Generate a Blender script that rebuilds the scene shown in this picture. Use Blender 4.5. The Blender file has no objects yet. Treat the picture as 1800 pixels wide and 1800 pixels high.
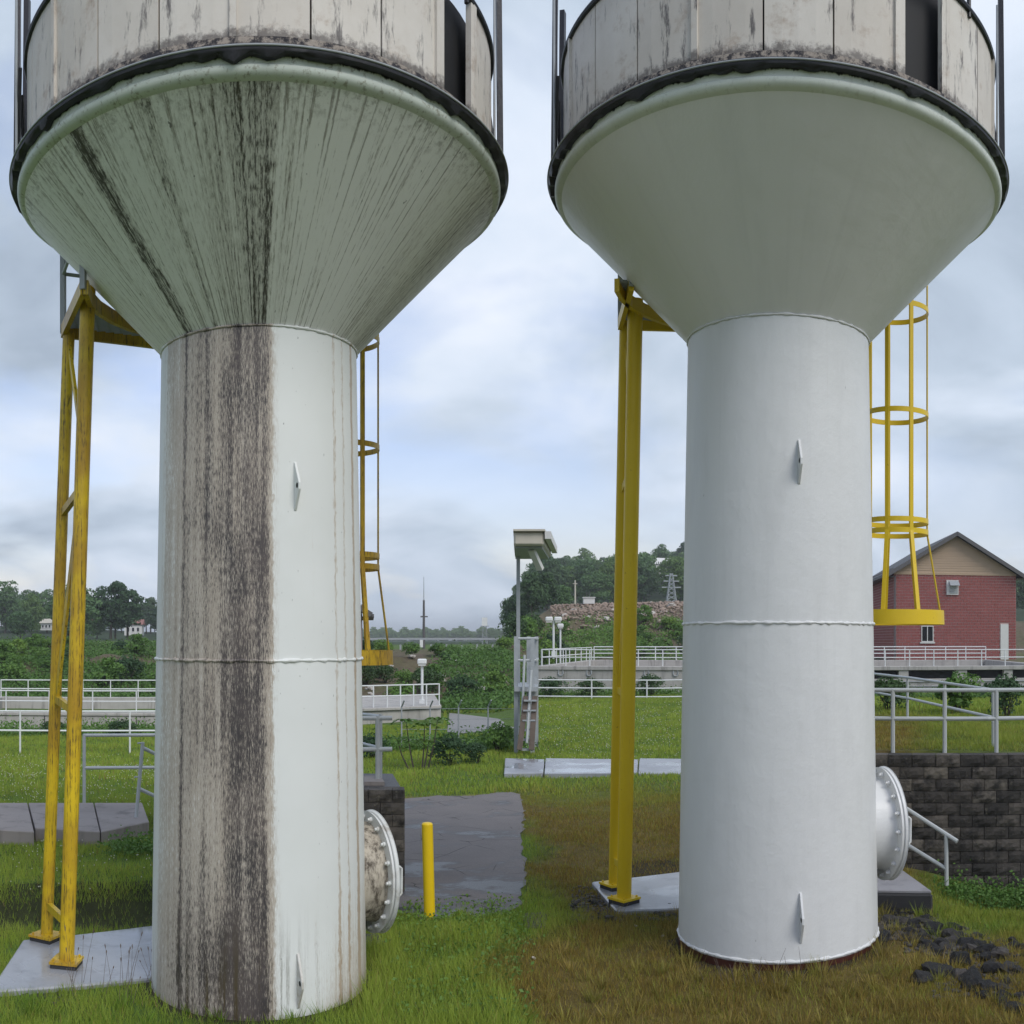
import bpy, math, random
import numpy as np
from mathutils import Vector, Matrix
random.seed(7); rng = np.random.default_rng(11)
R = math.radians
scn = bpy.context.scene
col = scn.collection

# ------------------------------------------------------------------ camera, sky, sun, exposure
F, HY, CX, EYE = 1740.0, 1125.0, 900.0, 3.0     # pixels per radian, horizon row, centre column, eye height
F0 = 1600.0; Q = F / F0                         # distances below are written for F0 and stretched by Q
cam = bpy.data.cameras.new('camera')
cam.type = 'PANO'; cam.panorama_type = 'CENTRAL_CYLINDRICAL'   # the sweep that takes in both towers square on
cam.central_cylindrical_range_u_min = -CX / F
cam.central_cylindrical_range_u_max = (1800 - CX) / F
cam.central_cylindrical_range_v_min = -(1800 - HY) / F
cam.central_cylindrical_range_v_max = HY / F
cam.central_cylindrical_radius = 1.0
cam.clip_end = 6000
camo = bpy.data.objects.new('camera', cam); col.objects.link(camo)
camo.location = (0, 0, EYE); camo.rotation_euler = (R(90), 0, 0)
scn.camera = camo

SUN_EL, SUN_AZ = R(45), math.atan2(0.62, -0.80)      # soft sun behind the camera, to the right
world = bpy.data.worlds.new('World'); scn.world = world; world.use_nodes = True
def build_world():
    nt = world.node_tree; nt.nodes.clear()
    N = nt.nodes.new; L = nt.links.new
    out = N('ShaderNodeOutputWorld'); bg = N('ShaderNodeBackground'); bg.inputs[1].default_value = 0.1
    sky = N('ShaderNodeTexSky'); sky.sky_type = 'NISHITA'; sky.sun_disc = False
    sky.sun_elevation = SUN_EL; sky.sun_rotation = SUN_AZ; sky.air_density = 1.4; sky.dust_density = 0.8
    tc = N('ShaderNodeTexCoord'); sep = N('ShaderNodeSeparateXYZ'); L(tc.outputs['Generated'], sep.inputs[0])
    zz = N('ShaderNodeMath'); zz.operation = 'MAXIMUM'; L(sep.outputs[2], zz.inputs[0]); zz.inputs[1].default_value = 0.0
    za = N('ShaderNodeMath'); za.operation = 'ADD'; L(zz.outputs[0], za.inputs[0]); za.inputs[1].default_value = 0.30
    dv = N('ShaderNodeVectorMath'); dv.operation = 'DIVIDE'; L(tc.outputs['Generated'], dv.inputs[0])
    cmb = N('ShaderNodeCombineXYZ'); L(za.outputs[0], cmb.inputs[0]); L(za.outputs[0], cmb.inputs[1]); cmb.inputs[2].default_value = 1
    L(cmb.outputs[0], dv.inputs[1])
    def noise(scale, detail, rough, off):
        mp = N('ShaderNodeMapping'); mp.inputs['Location'].default_value = off
        mp.inputs['Scale'].default_value = (1.0, 1.0, 0.4)
        L(dv.outputs[0], mp.inputs[0])
        n = N('ShaderNodeTexNoise'); n.inputs['Scale'].default_value = scale; n.inputs['Detail'].default_value = detail
        n.inputs['Roughness'].default_value = rough; n.inputs['Distortion'].default_value = 0.35
        L(mp.outputs[0], n.inputs['Vector']); return n.outputs[0]
    def ramp(f, stops):
        r = N('ShaderNodeValToRGB'); e = r.color_ramp.elements
        while len(e) > 1: e.remove(e[-1])
        e[0].position, e[0].color = stops[0][0], (*stops[0][1], 1)
        for p, c in stops[1:]:
            x = e.new(p); x.color = (*c, 1)
        L(f, r.inputs[0]); return r.outputs[0]
    shade = ramp(noise(1.7, 7, 0.5, (5.6, 2.9, 0.0)), [(0.28, (2.3, 2.8, 3.5)), (0.44, (3.7, 4.35, 5.2)), (0.57, (5.0, 5.6, 6.5)), (0.68, (5.9, 6.3, 7.0))])
    cover = ramp(noise(1.3, 6, 0.5, (8.3, 4.2, 1.0)), [(0.40, (0.22,) * 3), (0.53, (1.0,) * 3)])
    mul = N('ShaderNodeMix'); mul.data_type = 'RGBA'
    tint = N('ShaderNodeMix'); tint.data_type = 'RGBA'; tint.blend_type = 'MULTIPLY'; tint.inputs[0].default_value = 1.0; L(sky.outputs[0], tint.inputs[6]); tint.inputs[7].default_value = (1.0, 0.93, 1.12, 1)
    L(cover, mul.inputs[0]); L(tint.outputs[2], mul.inputs[6]); L(shade, mul.inputs[7])
    L(mul.outputs[2], bg.inputs[0]); L(bg.outputs[0], out.inputs[0])
build_world()
sl = bpy.data.lights.new('sun', 'SUN'); sl.energy = 1.4; sl.angle = R(30); sl.color = (1.0, 0.97, 0.92)
so = bpy.data.objects.new('sun', sl); col.objects.link(so)
sdir = Vector((math.sin(SUN_AZ) * math.cos(SUN_EL), math.cos(SUN_AZ) * math.cos(SUN_EL), math.sin(SUN_EL)))
so.rotation_euler = sdir.to_track_quat('Z', 'Y').to_euler(); so.location = (6, -8, 20)
vs = scn.view_settings; vs.view_transform = 'Standard'; vs.look = 'None'; vs.exposure = 0.62; vs.gamma = 1.0; vs.use_curve_mapping = False
scn.render.engine = 'CYCLES'
scn.cycles.use_denoising = True
scn.cycles.max_bounces = 6; scn.cycles.diffuse_bounces = 3; scn.cycles.glossy_bounces = 3
scn.cycles.transmission_bounces = 3; scn.cycles.transparent_max_bounces = 4

# ------------------------------------------------------------------ helpers
def P(px, py, d):
    a = (px - CX) / F
    return Vector((d * Q * math.sin(a), d * Q * math.cos(a), EYE + (HY - py) * d / F0))
def PZ(px, d, z):
    a = (px - CX) / F
    return Vector((d * Q * math.sin(a), d * Q * math.cos(a), z))
def G(px, py, z):
    return PZ(px, (EYE - z) * F0 / (py - HY), z)
def ss(a, b, x):
    t = np.clip((x - a) / (b - a), 0, 1); return t * t * (3 - 2 * t)
def vnoise(x, y, seed=0):
    x = np.asarray(x, float); y = np.asarray(y, float)
    xi = np.floor(x).astype(np.int64); yi = np.floor(y).astype(np.int64); fx = x - xi; fy = y - yi
    fx = fx * fx * (3 - 2 * fx); fy = fy * fy * (3 - 2 * fy)
    def h(a, b):
        n = (a * 374761393 + b * 668265263 + seed * 982451653) & 0x7fffffff
        n = ((n ^ (n >> 13)) * 1274126177) & 0x7fffffff
        return ((n ^ (n >> 16)) & 0xffff) / 65535.0
    return (h(xi, yi) * (1 - fx) + h(xi + 1, yi) * fx) * (1 - fy) + (h(xi, yi + 1) * (1 - fx) + h(xi + 1, yi + 1) * fx) * fy

ORG = {}
def tag(o, label=None, cat=None, group=None, kind=None):
    if label: o['label'] = label
    if cat: o['category'] = cat
    if group: o['group'] = group
    if kind: o['kind'] = kind
    return o
def thing(name, loc, label=None, cat=None, group=None, rz=0.0):
    o = bpy.data.objects.new(name, None); col.objects.link(o); o.empty_display_size = 0.2
    o.location = loc; o.rotation_euler = (0, 0, rz); ORG[o.name] = Vector(loc) if rz == 0 else None
    return tag(o, label, cat, group)
def obj(name, me, parent=None, loc=(0, 0, 0), rot=(0, 0, 0), scale=(1, 1, 1)):
    o = bpy.data.objects.new(name, me); col.objects.link(o)
    o.location = loc; o.rotation_euler = rot; o.scale = scale
    if parent: o.parent = parent
    return o
def copy_tree(o, parent=None):
    c = o.copy(); col.objects.link(c); c.parent = parent
    for ch in list(o.children): copy_tree(ch, c)
    return c
def np_mesh(name, v, f, mat, cols=None, smooth=False):
    me = bpy.data.meshes.new(name); v = np.asarray(v, np.float32); f = np.asarray(f, np.int32); k = f.shape[1]
    me.vertices.add(len(v)); me.vertices.foreach_set('co', v.ravel())
    me.loops.add(f.size); me.loops.foreach_set('vertex_index', f.ravel())
    me.polygons.add(len(f)); me.polygons.foreach_set('loop_start', np.arange(0, f.size, k, dtype=np.int32))
    try: me.polygons.foreach_set('loop_total', np.full(len(f), k, np.int32))
    except Exception: pass
    if cols is not None:
        a = me.color_attributes.new('col', 'FLOAT_COLOR', 'POINT')
        c4 = np.ones((len(v), 4), np.float32); c4[:, :3] = cols; a.data.foreach_set('color', c4.ravel())
    me.materials.append(mat); me.update(calc_edges=True); me.validate()
    if smooth: me.polygons.foreach_set('use_smooth', np.ones(len(me.polygons), bool))
    return me

class MB:
    def __init__(s): s.v = []; s.f = []
    def add(s, vs, fs):
        n = len(s.v); s.v += [tuple(x) for x in vs]; s.f += [tuple(i + n for i in q) for q in fs]; return s
    def box(s, c, size, m=None):
        c = Vector(c); h = [x / 2 for x in size]; vs = []
        for x in (-1, 1):
            for y in (-1, 1):
                for z in (-1, 1):
                    p = Vector((x * h[0], y * h[1], z * h[2])); vs.append(c + (m @ p if m else p))
        return s.add(vs, [(0, 1, 3, 2), (4, 6, 7, 5), (0, 4, 5, 1), (2, 3, 7, 6), (0, 2, 6, 4), (1, 5, 7, 3)])
    def beam(s, a, b, w, h, up=(0, 0, 1)):
        a = Vector(a); b = Vector(b); d = (b - a).normalized(); up = Vector(up)
        if abs(d.dot(up)) > 0.98: up = Vector((0, 1, 0))
        x = d.cross(up).normalized(); y = x.cross(d)
        vs = [p + x * (i * w / 2) + y * (j * h / 2) for p in (a, b) for i, j in ((-1, -1), (1, -1), (1, 1), (-1, 1))]
        return s.add(vs, [(0, 3, 2, 1), (4, 5, 6, 7), (0, 1, 5, 4), (1, 2, 6, 5), (2, 3, 7, 6), (3, 0, 4, 7)])
    def tube(s, pts, r, n=10, cap=True):
        pts = [Vector(p) for p in pts]; rs = r if isinstance(r, (list, tuple)) else [r] * len(pts); vs = []; fs = []
        t0 = (pts[1] - pts[0]).normalized(); ref = Vector((0, 0, 1)) if abs(t0.z) < 0.9 else Vector((0, 1, 0))
        for i, p in enumerate(pts):
            t = ((pts[min(i + 1, len(pts) - 1)] - pts[max(i - 1, 0)])).normalized()
            x = t.cross(ref).normalized(); y = x.cross(t)
            for k in range(n):
                a = 2 * math.pi * k / n; vs.append(p + (x * math.cos(a) + y * math.sin(a)) * rs[i])
        for i in range(len(pts) - 1):
            for k in range(n):
                fs.append((i * n + k, i * n + (k + 1) % n, (i + 1) * n + (k + 1) % n, (i + 1) * n + k))
        if cap: fs += [tuple(range(n - 1, -1, -1)), tuple((len(pts) - 1) * n + k for k in range(n))]
        return s.add(vs, fs)
    def lathe(s, prof, n=96, a0=0.0, a1=2 * math.pi):
        full = abs(a1 - a0 - 2 * math.pi) < 1e-6; m = n if full else n + 1; vs = []; fs = []
        for r, z in prof:
            for k in range(m):
                a = a0 + (a1 - a0) * k / n; vs.append((r * math.cos(a), r * math.sin(a), z))
        for i in range(len(prof) - 1):
            for k in range(n):
                k2 = (k + 1) % m; fs.append((i * m + k, i * m + k2, (i + 1) * m + k2, (i + 1) * m + k))
        return s.add(vs, fs)
    def prism(s, poly, z0, z1):
        n = len(poly); vs = [(p[0], p[1], z0) for p in poly] + [(p[0], p[1], z1) for p in poly]
        fs = [tuple(range(n - 1, -1, -1)), tuple(range(n, 2 * n))] + [(i, (i + 1) % n, n + (i + 1) % n, n + i) for i in range(n)]
        return s.add(vs, fs)
    def mesh(s, name, mat, smooth=False, off=None, bevel=0):
        me = bpy.data.meshes.new(name); o = off or Vector((0, 0, 0))
        me.from_pydata([(x - o[0], y - o[1], z - o[2]) for x, y, z in s.v], [], s.f); me.materials.append(mat)
        if bevel:
            import bmesh
            bm = bmesh.new(); bm.from_mesh(me); bmesh.ops.recalc_face_normals(bm, faces=bm.faces)
            es = [e for e in bm.edges if len(e.link_faces) == 2 and e.calc_face_angle(0) > 0.5]
            bmesh.ops.bevel(bm, geom=es, offset=bevel, segments=1, affect='EDGES'); bm.to_mesh(me); bm.free()
        me.update()
        if smooth:
            me.polygons.foreach_set('use_smooth', np.ones(len(me.polygons), bool)); me.set_sharp_from_angle(angle=R(38))
        return me
    def build(s, name, mat, parent=None, smooth=False, bevel=0):
        off = None
        if parent is not None:
            off = ORG.get(parent.name) or Vector((0, 0, 0))
        me = s.mesh(name, mat, smooth, off, bevel); o = obj(name, me, parent)
        if parent is None: ORG[o.name] = Vector((0, 0, 0))
        else: ORG[o.name] = off if off else Vector((0, 0, 0))
        return o

# ------------------------------------------------------------------ materials
class NT:
    def __init__(s, name, rough=0.6, spec=0.4, metal=0.0):
        s.m = bpy.data.materials.new(name); s.m.use_nodes = True; s.t = s.m.node_tree
        s.b = s.t.nodes['Principled BSDF']; s.b.inputs['Roughness'].default_value = rough
        s.b.inputs['Specular IOR Level'].default_value = spec; s.b.inputs['Metallic'].default_value = metal
    def n(s, typ, **kw):
        x = s.t.nodes.new(typ)
        for k, v in kw.items(): setattr(x, k, v)
        return x
    def put(s, sock, v):
        if isinstance(v, bpy.types.NodeSocket): s.t.links.new(v, sock)
        elif isinstance(v, (tuple, list)) and len(v) == 3 and sock.type == 'RGBA': sock.default_value = (*v, 1)
        else: sock.default_value = v
    def coord(s, which='Object'): return s.n('ShaderNodeTexCoord').outputs[which]
    def pos(s): return s.n('ShaderNodeNewGeometry').outputs['Position']
    def math(s, op, a, b=0.0, clamp=False):
        x = s.n('ShaderNodeMath', operation=op, use_clamp=clamp); s.put(x.inputs[0], a); s.put(x.inputs[1], b); return x.outputs[0]
    def xyz(s, v):
        x = s.n('ShaderNodeSeparateXYZ'); s.put(x.inputs[0], v); return x.outputs[0], x.outputs[1], x.outputs[2]
    def vec(s, a, b, c=0.0):
        x = s.n('ShaderNodeCombineXYZ'); s.put(x.inputs[0], a); s.put(x.inputs[1], b); s.put(x.inputs[2], c); return x.outputs[0]
    def noise(s, v, scale=1.0, detail=3.0, rough=0.5, dist=0.0):
        x = s.n('ShaderNodeTexNoise'); s.put(x.inputs['Vector'], v); x.inputs['Scale'].default_value = scale
        x.inputs['Detail'].default_value = detail; x.inputs['Roughness'].default_value = rough; x.inputs['Distortion'].default_value = dist
        return x.outputs[0]
    def scale(s, v, k):
        x = s.n('ShaderNodeVectorMath', operation='MULTIPLY'); s.put(x.inputs[0], v); x.inputs[1].default_value = k; return x.outputs[0]
    def ramp(s, f, stops, interp='LINEAR'):
        r = s.n('ShaderNodeValToRGB'); r.color_ramp.interpolation = interp; e = r.color_ramp.elements
        while len(e) > 1: e.remove(e[-1])
        def c4(c): return (*c, 1) if isinstance(c, (tuple, list)) else (c, c, c, 1)
        e[0].position, e[0].color = stops[0][0], c4(stops[0][1])
        for p, c in stops[1:]:
            x = e.new(p); x.color = c4(c)
        s.put(r.inputs[0], f); return r.outputs[0]
    def mix(s, f, a, b, mode='MIX'):
        x = s.n('ShaderNodeMix', data_type='RGBA', blend_type=mode); s.put(x.inputs[0], f); s.put(x.inputs[6], a); s.put(x.inputs[7], b); return x.outputs[2]
    def step(s, f, a, b): 
        x = s.n('ShaderNodeMapRange', interpolation_type='SMOOTHSTEP'); s.put(x.inputs[0], f); x.inputs[1].default_value = a; x.inputs[2].default_value = b; return x.outputs[0]
    def base(s, c): s.put(s.b.inputs['Base Color'], c); return s
    def rough(s, r): s.put(s.b.inputs['Roughness'], r); return s
    def bump(s, h, strength=0.3, dist=0.01):
        x = s.n('ShaderNodeBump'); x.inputs['Strength'].default_value = strength; x.inputs['Distance'].default_value = dist
        s.put(x.inputs['Height'], h); s.t.links.new(x.outputs[0], s.b.inputs['Normal']); return s
M = {}
def plain(key, c, rough=0.6, var=0.25, scale=3.0, bump=0.0, bscale=60.0, metal=0.0, coord='pos'):
    n = NT(key, rough, metal=metal); v = n.pos() if coord == 'pos' else n.coord()
    f = n.noise(v, scale, 5, 0.6)
    n.base(n.mix(f, tuple(x * (1 - var) for x in c), tuple(min(1, x * (1 + var)) for x in c)))
    if bump: n.bump(n.noise(v, bscale, 4, 0.6), bump, 0.01)
    M[key] = n.m; return n.m

plain('steel_rail', (0.42, 0.44, 0.44), 0.45, 0.12, 6); plain('white_rail', (0.66, 0.67, 0.66), 0.5, 0.08, 2)
plain('galv', (0.33, 0.35, 0.36), 0.5, 0.2, 8); plain('black_steel', (0.018, 0.018, 0.022), 0.45, 0.4, 5, 0.3, 40)
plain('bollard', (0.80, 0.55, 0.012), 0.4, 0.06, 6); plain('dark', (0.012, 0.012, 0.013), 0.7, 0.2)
plain('roof', (0.030, 0.030, 0.036), 0.55, 0.25, 2, 0.4, 12); plain('siding', (0.40, 0.29, 0.19), 0.6, 0.08, 2)
plain('brick', (0.27, 0.078, 0.070), 0.8, 0.28, 1.6, 0.5, 20); plain('mortar', (0.50, 0.36, 0.33), 0.85, 0.1, 3)
plain('frame', (0.62, 0.61, 0.58), 0.5, 0.06); plain('fascia', (0.10, 0.095, 0.095), 0.5, 0.1)
plain('cream', (0.50, 0.46, 0.38), 0.6, 0.2, 3); plain('bark', (0.06, 0.05, 0.04), 0.9, 0.3, 4)
pass; plain('rubble', (0.27, 0.205, 0.16), 0.9, 0.45, 0.35, 0.5, 8)
plain('pale_rock', (0.42, 0.39, 0.35), 0.9, 0.3, 1.0, 0.5, 8); plain('gravel', (0.24, 0.235, 0.225), 0.9, 0.35, 30, 0.6, 60)
plain('house_white', (0.62, 0.61, 0.58), 0.7, 0.05); plain('house_red', (0.26, 0.12, 0.10), 0.7, 0.1)
plain('lamp_white', (0.7, 0.7, 0.68), 0.5, 0.05); plain('stone_dark', (0.05, 0.046, 0.044), 0.5, 0.6, 14, 0.5, 50)
plain('flower', (0.55, 0.55, 0.42), 0.7, 0.1); plain('rust_pipe', (0.13, 0.10, 0.08), 0.8, 0.5, 5)
g_ = NT('window_glass', 0.05, 0.6); g_.base((0.012, 0.014, 0.017)); M['glass'] = g_.m

def concrete(key, c, stain=0.5, wet=0.0):
    n = NT(key, 0.8); p = n.pos(); x, y, z = n.xyz(p)
    a = n.noise(p, 0.9, 6, 0.65); b = n.noise(n.vec(n.math('MULTIPLY', x, 3.0), n.math('MULTIPLY', y, 3.0), n.math('MULTIPLY', z, 0.35)), 1.0, 5, 0.65)
    k = n.mix(n.step(b, 0.5, 0.72), c, tuple(v * (1 - stain) for v in c)); k = n.mix(n.math('MULTIPLY', n.step(a, 0.45, 0.7), 0.45), k, tuple(v * 0.6 for v in c))
    n.base(k)
    if wet:
        w = n.step(n.noise(p, 1.1, 3, 0.5), 0.36, 0.56); n.rough(n.mix(w, (0.035,) * 3, (0.42,) * 3)); n.b.inputs['Specular IOR Level'].default_value = 0.75
        n.bump(n.noise(p, 60, 3, 0.5), 0.03, 0.01)
    else: n.bump(n.noise(p, 35, 5, 0.6), 0.25, 0.01)
    M[key] = n.m
concrete('concrete', (0.40, 0.38, 0.35), 0.45); concrete('slab', (0.27, 0.24, 0.22), 0.4)
concrete('wet_pad', (0.30, 0.31, 0.33), 0.3, 1.0); concrete('walk', (0.30, 0.31, 0.335), 0.25, 1.0); concrete('black_pad', (0.035, 0.035, 0.037), 0.2)
concrete('grey_top', (0.27, 0.265, 0.28), 0.25)

def rock_mat():
    n = NT('black_rock', 0.6); p = n.coord(); rd = n.n('ShaderNodeObjectInfo').outputs['Random']
    c = n.ramp(rd, [(0, (0.010, 0.010, 0.011)), (0.6, (0.024, 0.023, 0.024)), (0.82, (0.060, 0.054, 0.050)), (1, (0.13, 0.115, 0.105))])
    c = n.mix(n.math('MULTIPLY', n.step(n.noise(p, 4, 6, 0.75), 0.5, 0.7), 0.55), c, (0.11, 0.095, 0.08)); n.base(c)
    n.rough(n.mix(n.noise(p, 3, 3), (0.25,) * 3, (0.8,) * 3)); n.bump(n.noise(p, 6, 7, 0.75), 1.0, 0.08); M['black_rock'] = n.m
rock_mat()
def block_mat():
    n = NT('wall_block', 0.85); p = n.pos(); oi = n.n('ShaderNodeObjectInfo').outputs['Random']
    c = n.ramp(oi, [(0, (0.040, 0.036, 0.033)), (0.45, (0.075, 0.066, 0.058)), (0.8, (0.115, 0.10, 0.085)), (1, (0.16, 0.14, 0.115))])
    c = n.mix(n.step(n.noise(p, 5, 6, 0.65), 0.42, 0.68), c, (0.026, 0.024, 0.022))
    c = n.mix(n.math('MULTIPLY', n.step(n.noise(p, 13, 4, 0.6), 0.60, 0.72), 0.5), c, (0.19, 0.17, 0.13))
    n.base(c); n.bump(n.noise(p, 30, 6, 0.7), 0.9, 0.02); M['block'] = n.m
block_mat()

def yellow(key, dirty):
    n = NT(key, 0.42); p = n.coord(); x, y, z = n.xyz(p)
    st = n.noise(n.vec(n.math('MULTIPLY', x, 60.0), n.math('MULTIPLY', y, 60.0), n.math('MULTIPLY', z, 1.5)), 1.0, 6, 0.7)
    gr = n.noise(n.vec(n.math('MULTIPLY', x, 55.0), n.math('MULTIPLY', y, 55.0), n.math('MULTIPLY', z, 14.0)), 1.0, 3, 0.6)
    c = n.mix(n.noise(p, 1.4, 3), (0.62, 0.42, 0.010), (0.74, 0.53, 0.02))
    if dirty:
        d = n.math('ADD', n.math('MULTIPLY', st, 0.75), n.math('MULTIPLY', gr, 0.35))
        c = n.mix(n.math('MULTIPLY', n.step(n.noise(p, 0.9, 4, 0.6), 0.36, 0.60), 0.75), c, (0.34, 0.18, 0.02))
        c = n.mix(n.step(d, 0.55, 0.70), c, (0.085, 0.06, 0.02))
    else:
        c = n.mix(n.math('MULTIPLY', n.step(st, 0.56, 0.76), 0.45), c, (0.36, 0.20, 0.02)); c = n.mix(n.math('MULTIPLY', n.step(n.noise(p, 16, 5, 0.7), 0.66, 0.72), 0.8), c, (0.20, 0.08, 0.02))
    n.base(c); n.bump(gr, 0.15, 0.004); M[key] = n.m
yellow('yellow_dirty', True); yellow('yellow_clean', False)

def tower_theta(n):
    p = n.coord(); x, y, z = n.xyz(p)
    th = n.math('ARCTAN2', x, n.math('MULTIPLY', y, -1.0))
    r = n.math('SQRT', n.math('ADD', n.math('MULTIPLY', x, x), n.math('MULTIPLY', y, y)))
    return p, th, z, r
def T(v): return (v + 1.6) / 3.2
def paint_dirty(key, cone):
    n = NT(key, 0.5); p, th, z, r = tower_theta(n)
    t = n.math('MULTIPLY', n.math('ADD', th, 1.6), 1 / 3.2)
    along = n.math('MULTIPLY', r, 1.0) if cone else z
    wob = n.math('MULTIPLY', n.math('SUBTRACT', n.noise(n.vec(0.0, 0.0, along), 1.3, 3), 0.5), 0.022)
    t = n.math('ADD', t, wob)
    jit = n.noise(n.vec(n.math('MULTIPLY', th, 30.0), n.math('MULTIPLY', along, 9.0), 2.0), 1.0, 4, 0.7)
    t = n.math('ADD', t, n.math('MULTIPLY', n.math('SUBTRACT', jit, 0.5), 0.030))
    mid = n.noise(n.vec(n.math('MULTIPLY', th, 19.0), n.math('MULTIPLY', along, 0.55), 3.0), 1.0, 6, 0.62)
    grain = n.noise(n.vec(n.math('MULTIPLY', th, 105.0), n.math('MULTIPLY', along, 17.0), 5.0), 1.0, 5, 0.72)
    fine = n.noise(n.vec(n.math('MULTIPLY', th, 70.0), n.math('MULTIPLY', along, 0.7), 9.0), 1.0, 4, 0.6)
    blot = n.noise(p, 1.5, 5, 0.6)
    clean = n.mix(blot, (0.64, 0.655, 0.62), (0.76, 0.775, 0.75)) if not cone else n.mix(blot, (0.78, 0.79, 0.75), (0.88, 0.885, 0.85))
    if not cone:
        band = n.ramp(t, [(0, 0.0), (T(-1.28), 0.04), (T(-1.1), 0.30), (T(-0.88), 0.40), (T(-0.80), 0.47), (T(-0.765), 0.82), (T(-0.73), 0.58), (T(-0.55), 0.60), (T(-0.49), 0.72), (T(-0.44), 0.60), (T(-0.34), 0.66), (T(-0.26), 0.78), (T(0.04), 0.81), (T(0.09), 0.60), (T(0.135), 0.22), (T(0.2), 0.08), (T(0.3), 0.0), (T(0.75), 0.02), (1, 0.0)])
        low = n.math('MULTIPLY', n.step(z, 1.4, 0.1), 0.16)
        d = n.math('ADD', n.math('ADD', band, n.math('MULTIPLY', n.math('SUBTRACT', mid, 0.5), 0.85)), n.math('ADD', n.math('MULTIPLY', n.math('SUBTRACT', grain, 0.5), 1.7), low))
        d = n.math('ADD', d, n.math('MULTIPLY', n.math('SUBTRACT', n.noise(n.vec(n.math('MULTIPLY', th, 3.0), n.math('MULTIPLY', z, 0.9), 7.0), 1.0, 4, 0.6), 0.5), 0.7))
        edge = n.step(band, 0.06, 0.35)
        tan = n.mix(n.noise(n.vec(n.math('MULTIPLY', th, 9.0), n.math('MULTIPLY', z, 0.5), 0.0), 1.0, 4), (0.36, 0.30, 0.235), (0.50, 0.455, 0.39))
        c = n.mix(n.math('MULTIPLY', edge, n.step(d, 0.02, 0.42)), clean, tan)
        dark = n.mix(n.step(blot, 0.40, 0.62), (0.088, 0.072, 0.067), (0.046, 0.040, 0.041))
        c = n.mix(n.math('MULTIPLY', edge, n.step(d, 0.46, 0.95)), c, dark)
        # rust runs on the clean side
        run = n.ramp(t, [(0, 0.0), (T(0.50), 0.0), (T(0.515), 0.18), (T(0.53), 0.0), (T(0.76), 0.0), (T(0.785), 0.50), (T(0.81), 0.02), (T(0.90), 0.0), (T(0.925), 0.42), (T(0.95), 0.02), (T(1.08), 0.05), (T(1.12), 0.75), (T(1.17), 0.06), (T(1.3), 0.1), (1, 0.0)])
        run = n.math('ADD', run, n.math('MULTIPLY', n.math('MULTIPLY', n.step(z, 1.6, 0.0), n.step(th, 0.28, 0.8)), 0.38))
        rr = n.math('MULTIPLY', n.step(n.math('ADD', run, n.math('MULTIPLY', n.math('SUBTRACT', n.math('ADD', fine, grain), 1.0), 0.6)), 0.12, 0.62), 0.80)
        c = n.mix(rr, c, n.mix(mid, (0.30, 0.21, 0.13), (0.44, 0.31, 0.18)))
        moss = n.math('MULTIPLY', n.step(z, 1.15, 0.1), n.step(n.math('ADD', mid, n.math('MULTIPLY', grain, 0.35)), 0.66, 0.84))
        moss = n.math('MULTIPLY', moss, n.ramp(t, [(0, 0.15), (T(-0.5), 0.8), (T(0.1), 1.0), (T(0.3), 0.5), (T(0.6), 0.3), (1, 0.2)]))
        c = n.mix(moss, c, (0.065, 0.048, 0.016))
        speck = n.step(n.noise(n.vec(n.math('MULTIPLY', th, 55.0), n.math('MULTIPLY', z, 22.0), 1.0), 1.0, 2, 0.5), 0.735, 0.76)
        c = n.mix(n.math('MULTIPLY', speck, 0.75), c, (0.07, 0.065, 0.06))
    else:
        band = n.ramp(t, [(0, 0.20), (T(-1.45), 0.30), (T(-1.15), 0.26), (T(-1.02), 0.36), (T(-0.99), 0.58), (T(-0.94), 0.30), (T(-0.80), 0.36), (T(-0.745), 0.86), (T(-0.70), 0.82), (T(-0.665), 0.36), (T(-0.50), 0.34), (T(-0.44), 0.42), (T(-0.415), 0.80), (T(-0.385), 0.40), (T(-0.32), 0.36), (T(-0.22), 0.52), (T(-0.10), 0.66), (T(0.0), 0.72), (T(0.055), 0.78), (T(0.085), 0.34), (T(0.14), 0.42), (T(0.2), 0.22), (T(0.45), 0.16), (T(0.8), 0.22), (T(0.95), 0.42), (T(1.05), 0.30), (T(1.15), 0.50), (T(1.32), 0.60), (1, 0.4)])
        d = n.math('ADD', n.math('ADD', band, n.math('MULTIPLY', n.math('SUBTRACT', mid, 0.5), 0.7)), n.math('ADD', n.math('MULTIPLY', n.math('SUBTRACT', grain, 0.5), 1.5), n.math('MULTIPLY', n.math('SUBTRACT', fine, 0.5), 0.9)))
        lines = n.step(n.math('ADD', fine, n.math('MULTIPLY', n.math('SUBTRACT', grain, 0.5), 0.35)), 0.545, 0.65)
        c = n.mix(n.math('MULTIPLY', lines, 0.66), clean, (0.17, 0.155, 0.125))
        c = n.mix(n.math('MULTIPLY', n.step(d, 0.26, 0.66), 0.42), c, (0.30, 0.28, 0.225))
        c = n.mix(n.math('MULTIPLY', n.step(d, 0.60, 0.92), 0.92), c, (0.040, 0.034, 0.028))
        top = n.math('MULTIPLY', n.step(z, 6.90, 7.14), n.step(n.noise(p, 16, 5, 0.7), 0.45, 0.7))
        c = n.mix(n.math('MULTIPLY', top, 0.6), c, (0.12, 0.11, 0.07))
        speck = n.step(n.noise(n.vec(n.math('MULTIPLY', th, 40.0), n.math('MULTIPLY', r, 16.0), 1.0), 1.0, 2, 0.5), 0.72, 0.75)
        c = n.mix(n.math('MULTIPLY', speck, 0.7), c, (0.07, 0.065, 0.06))
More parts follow.
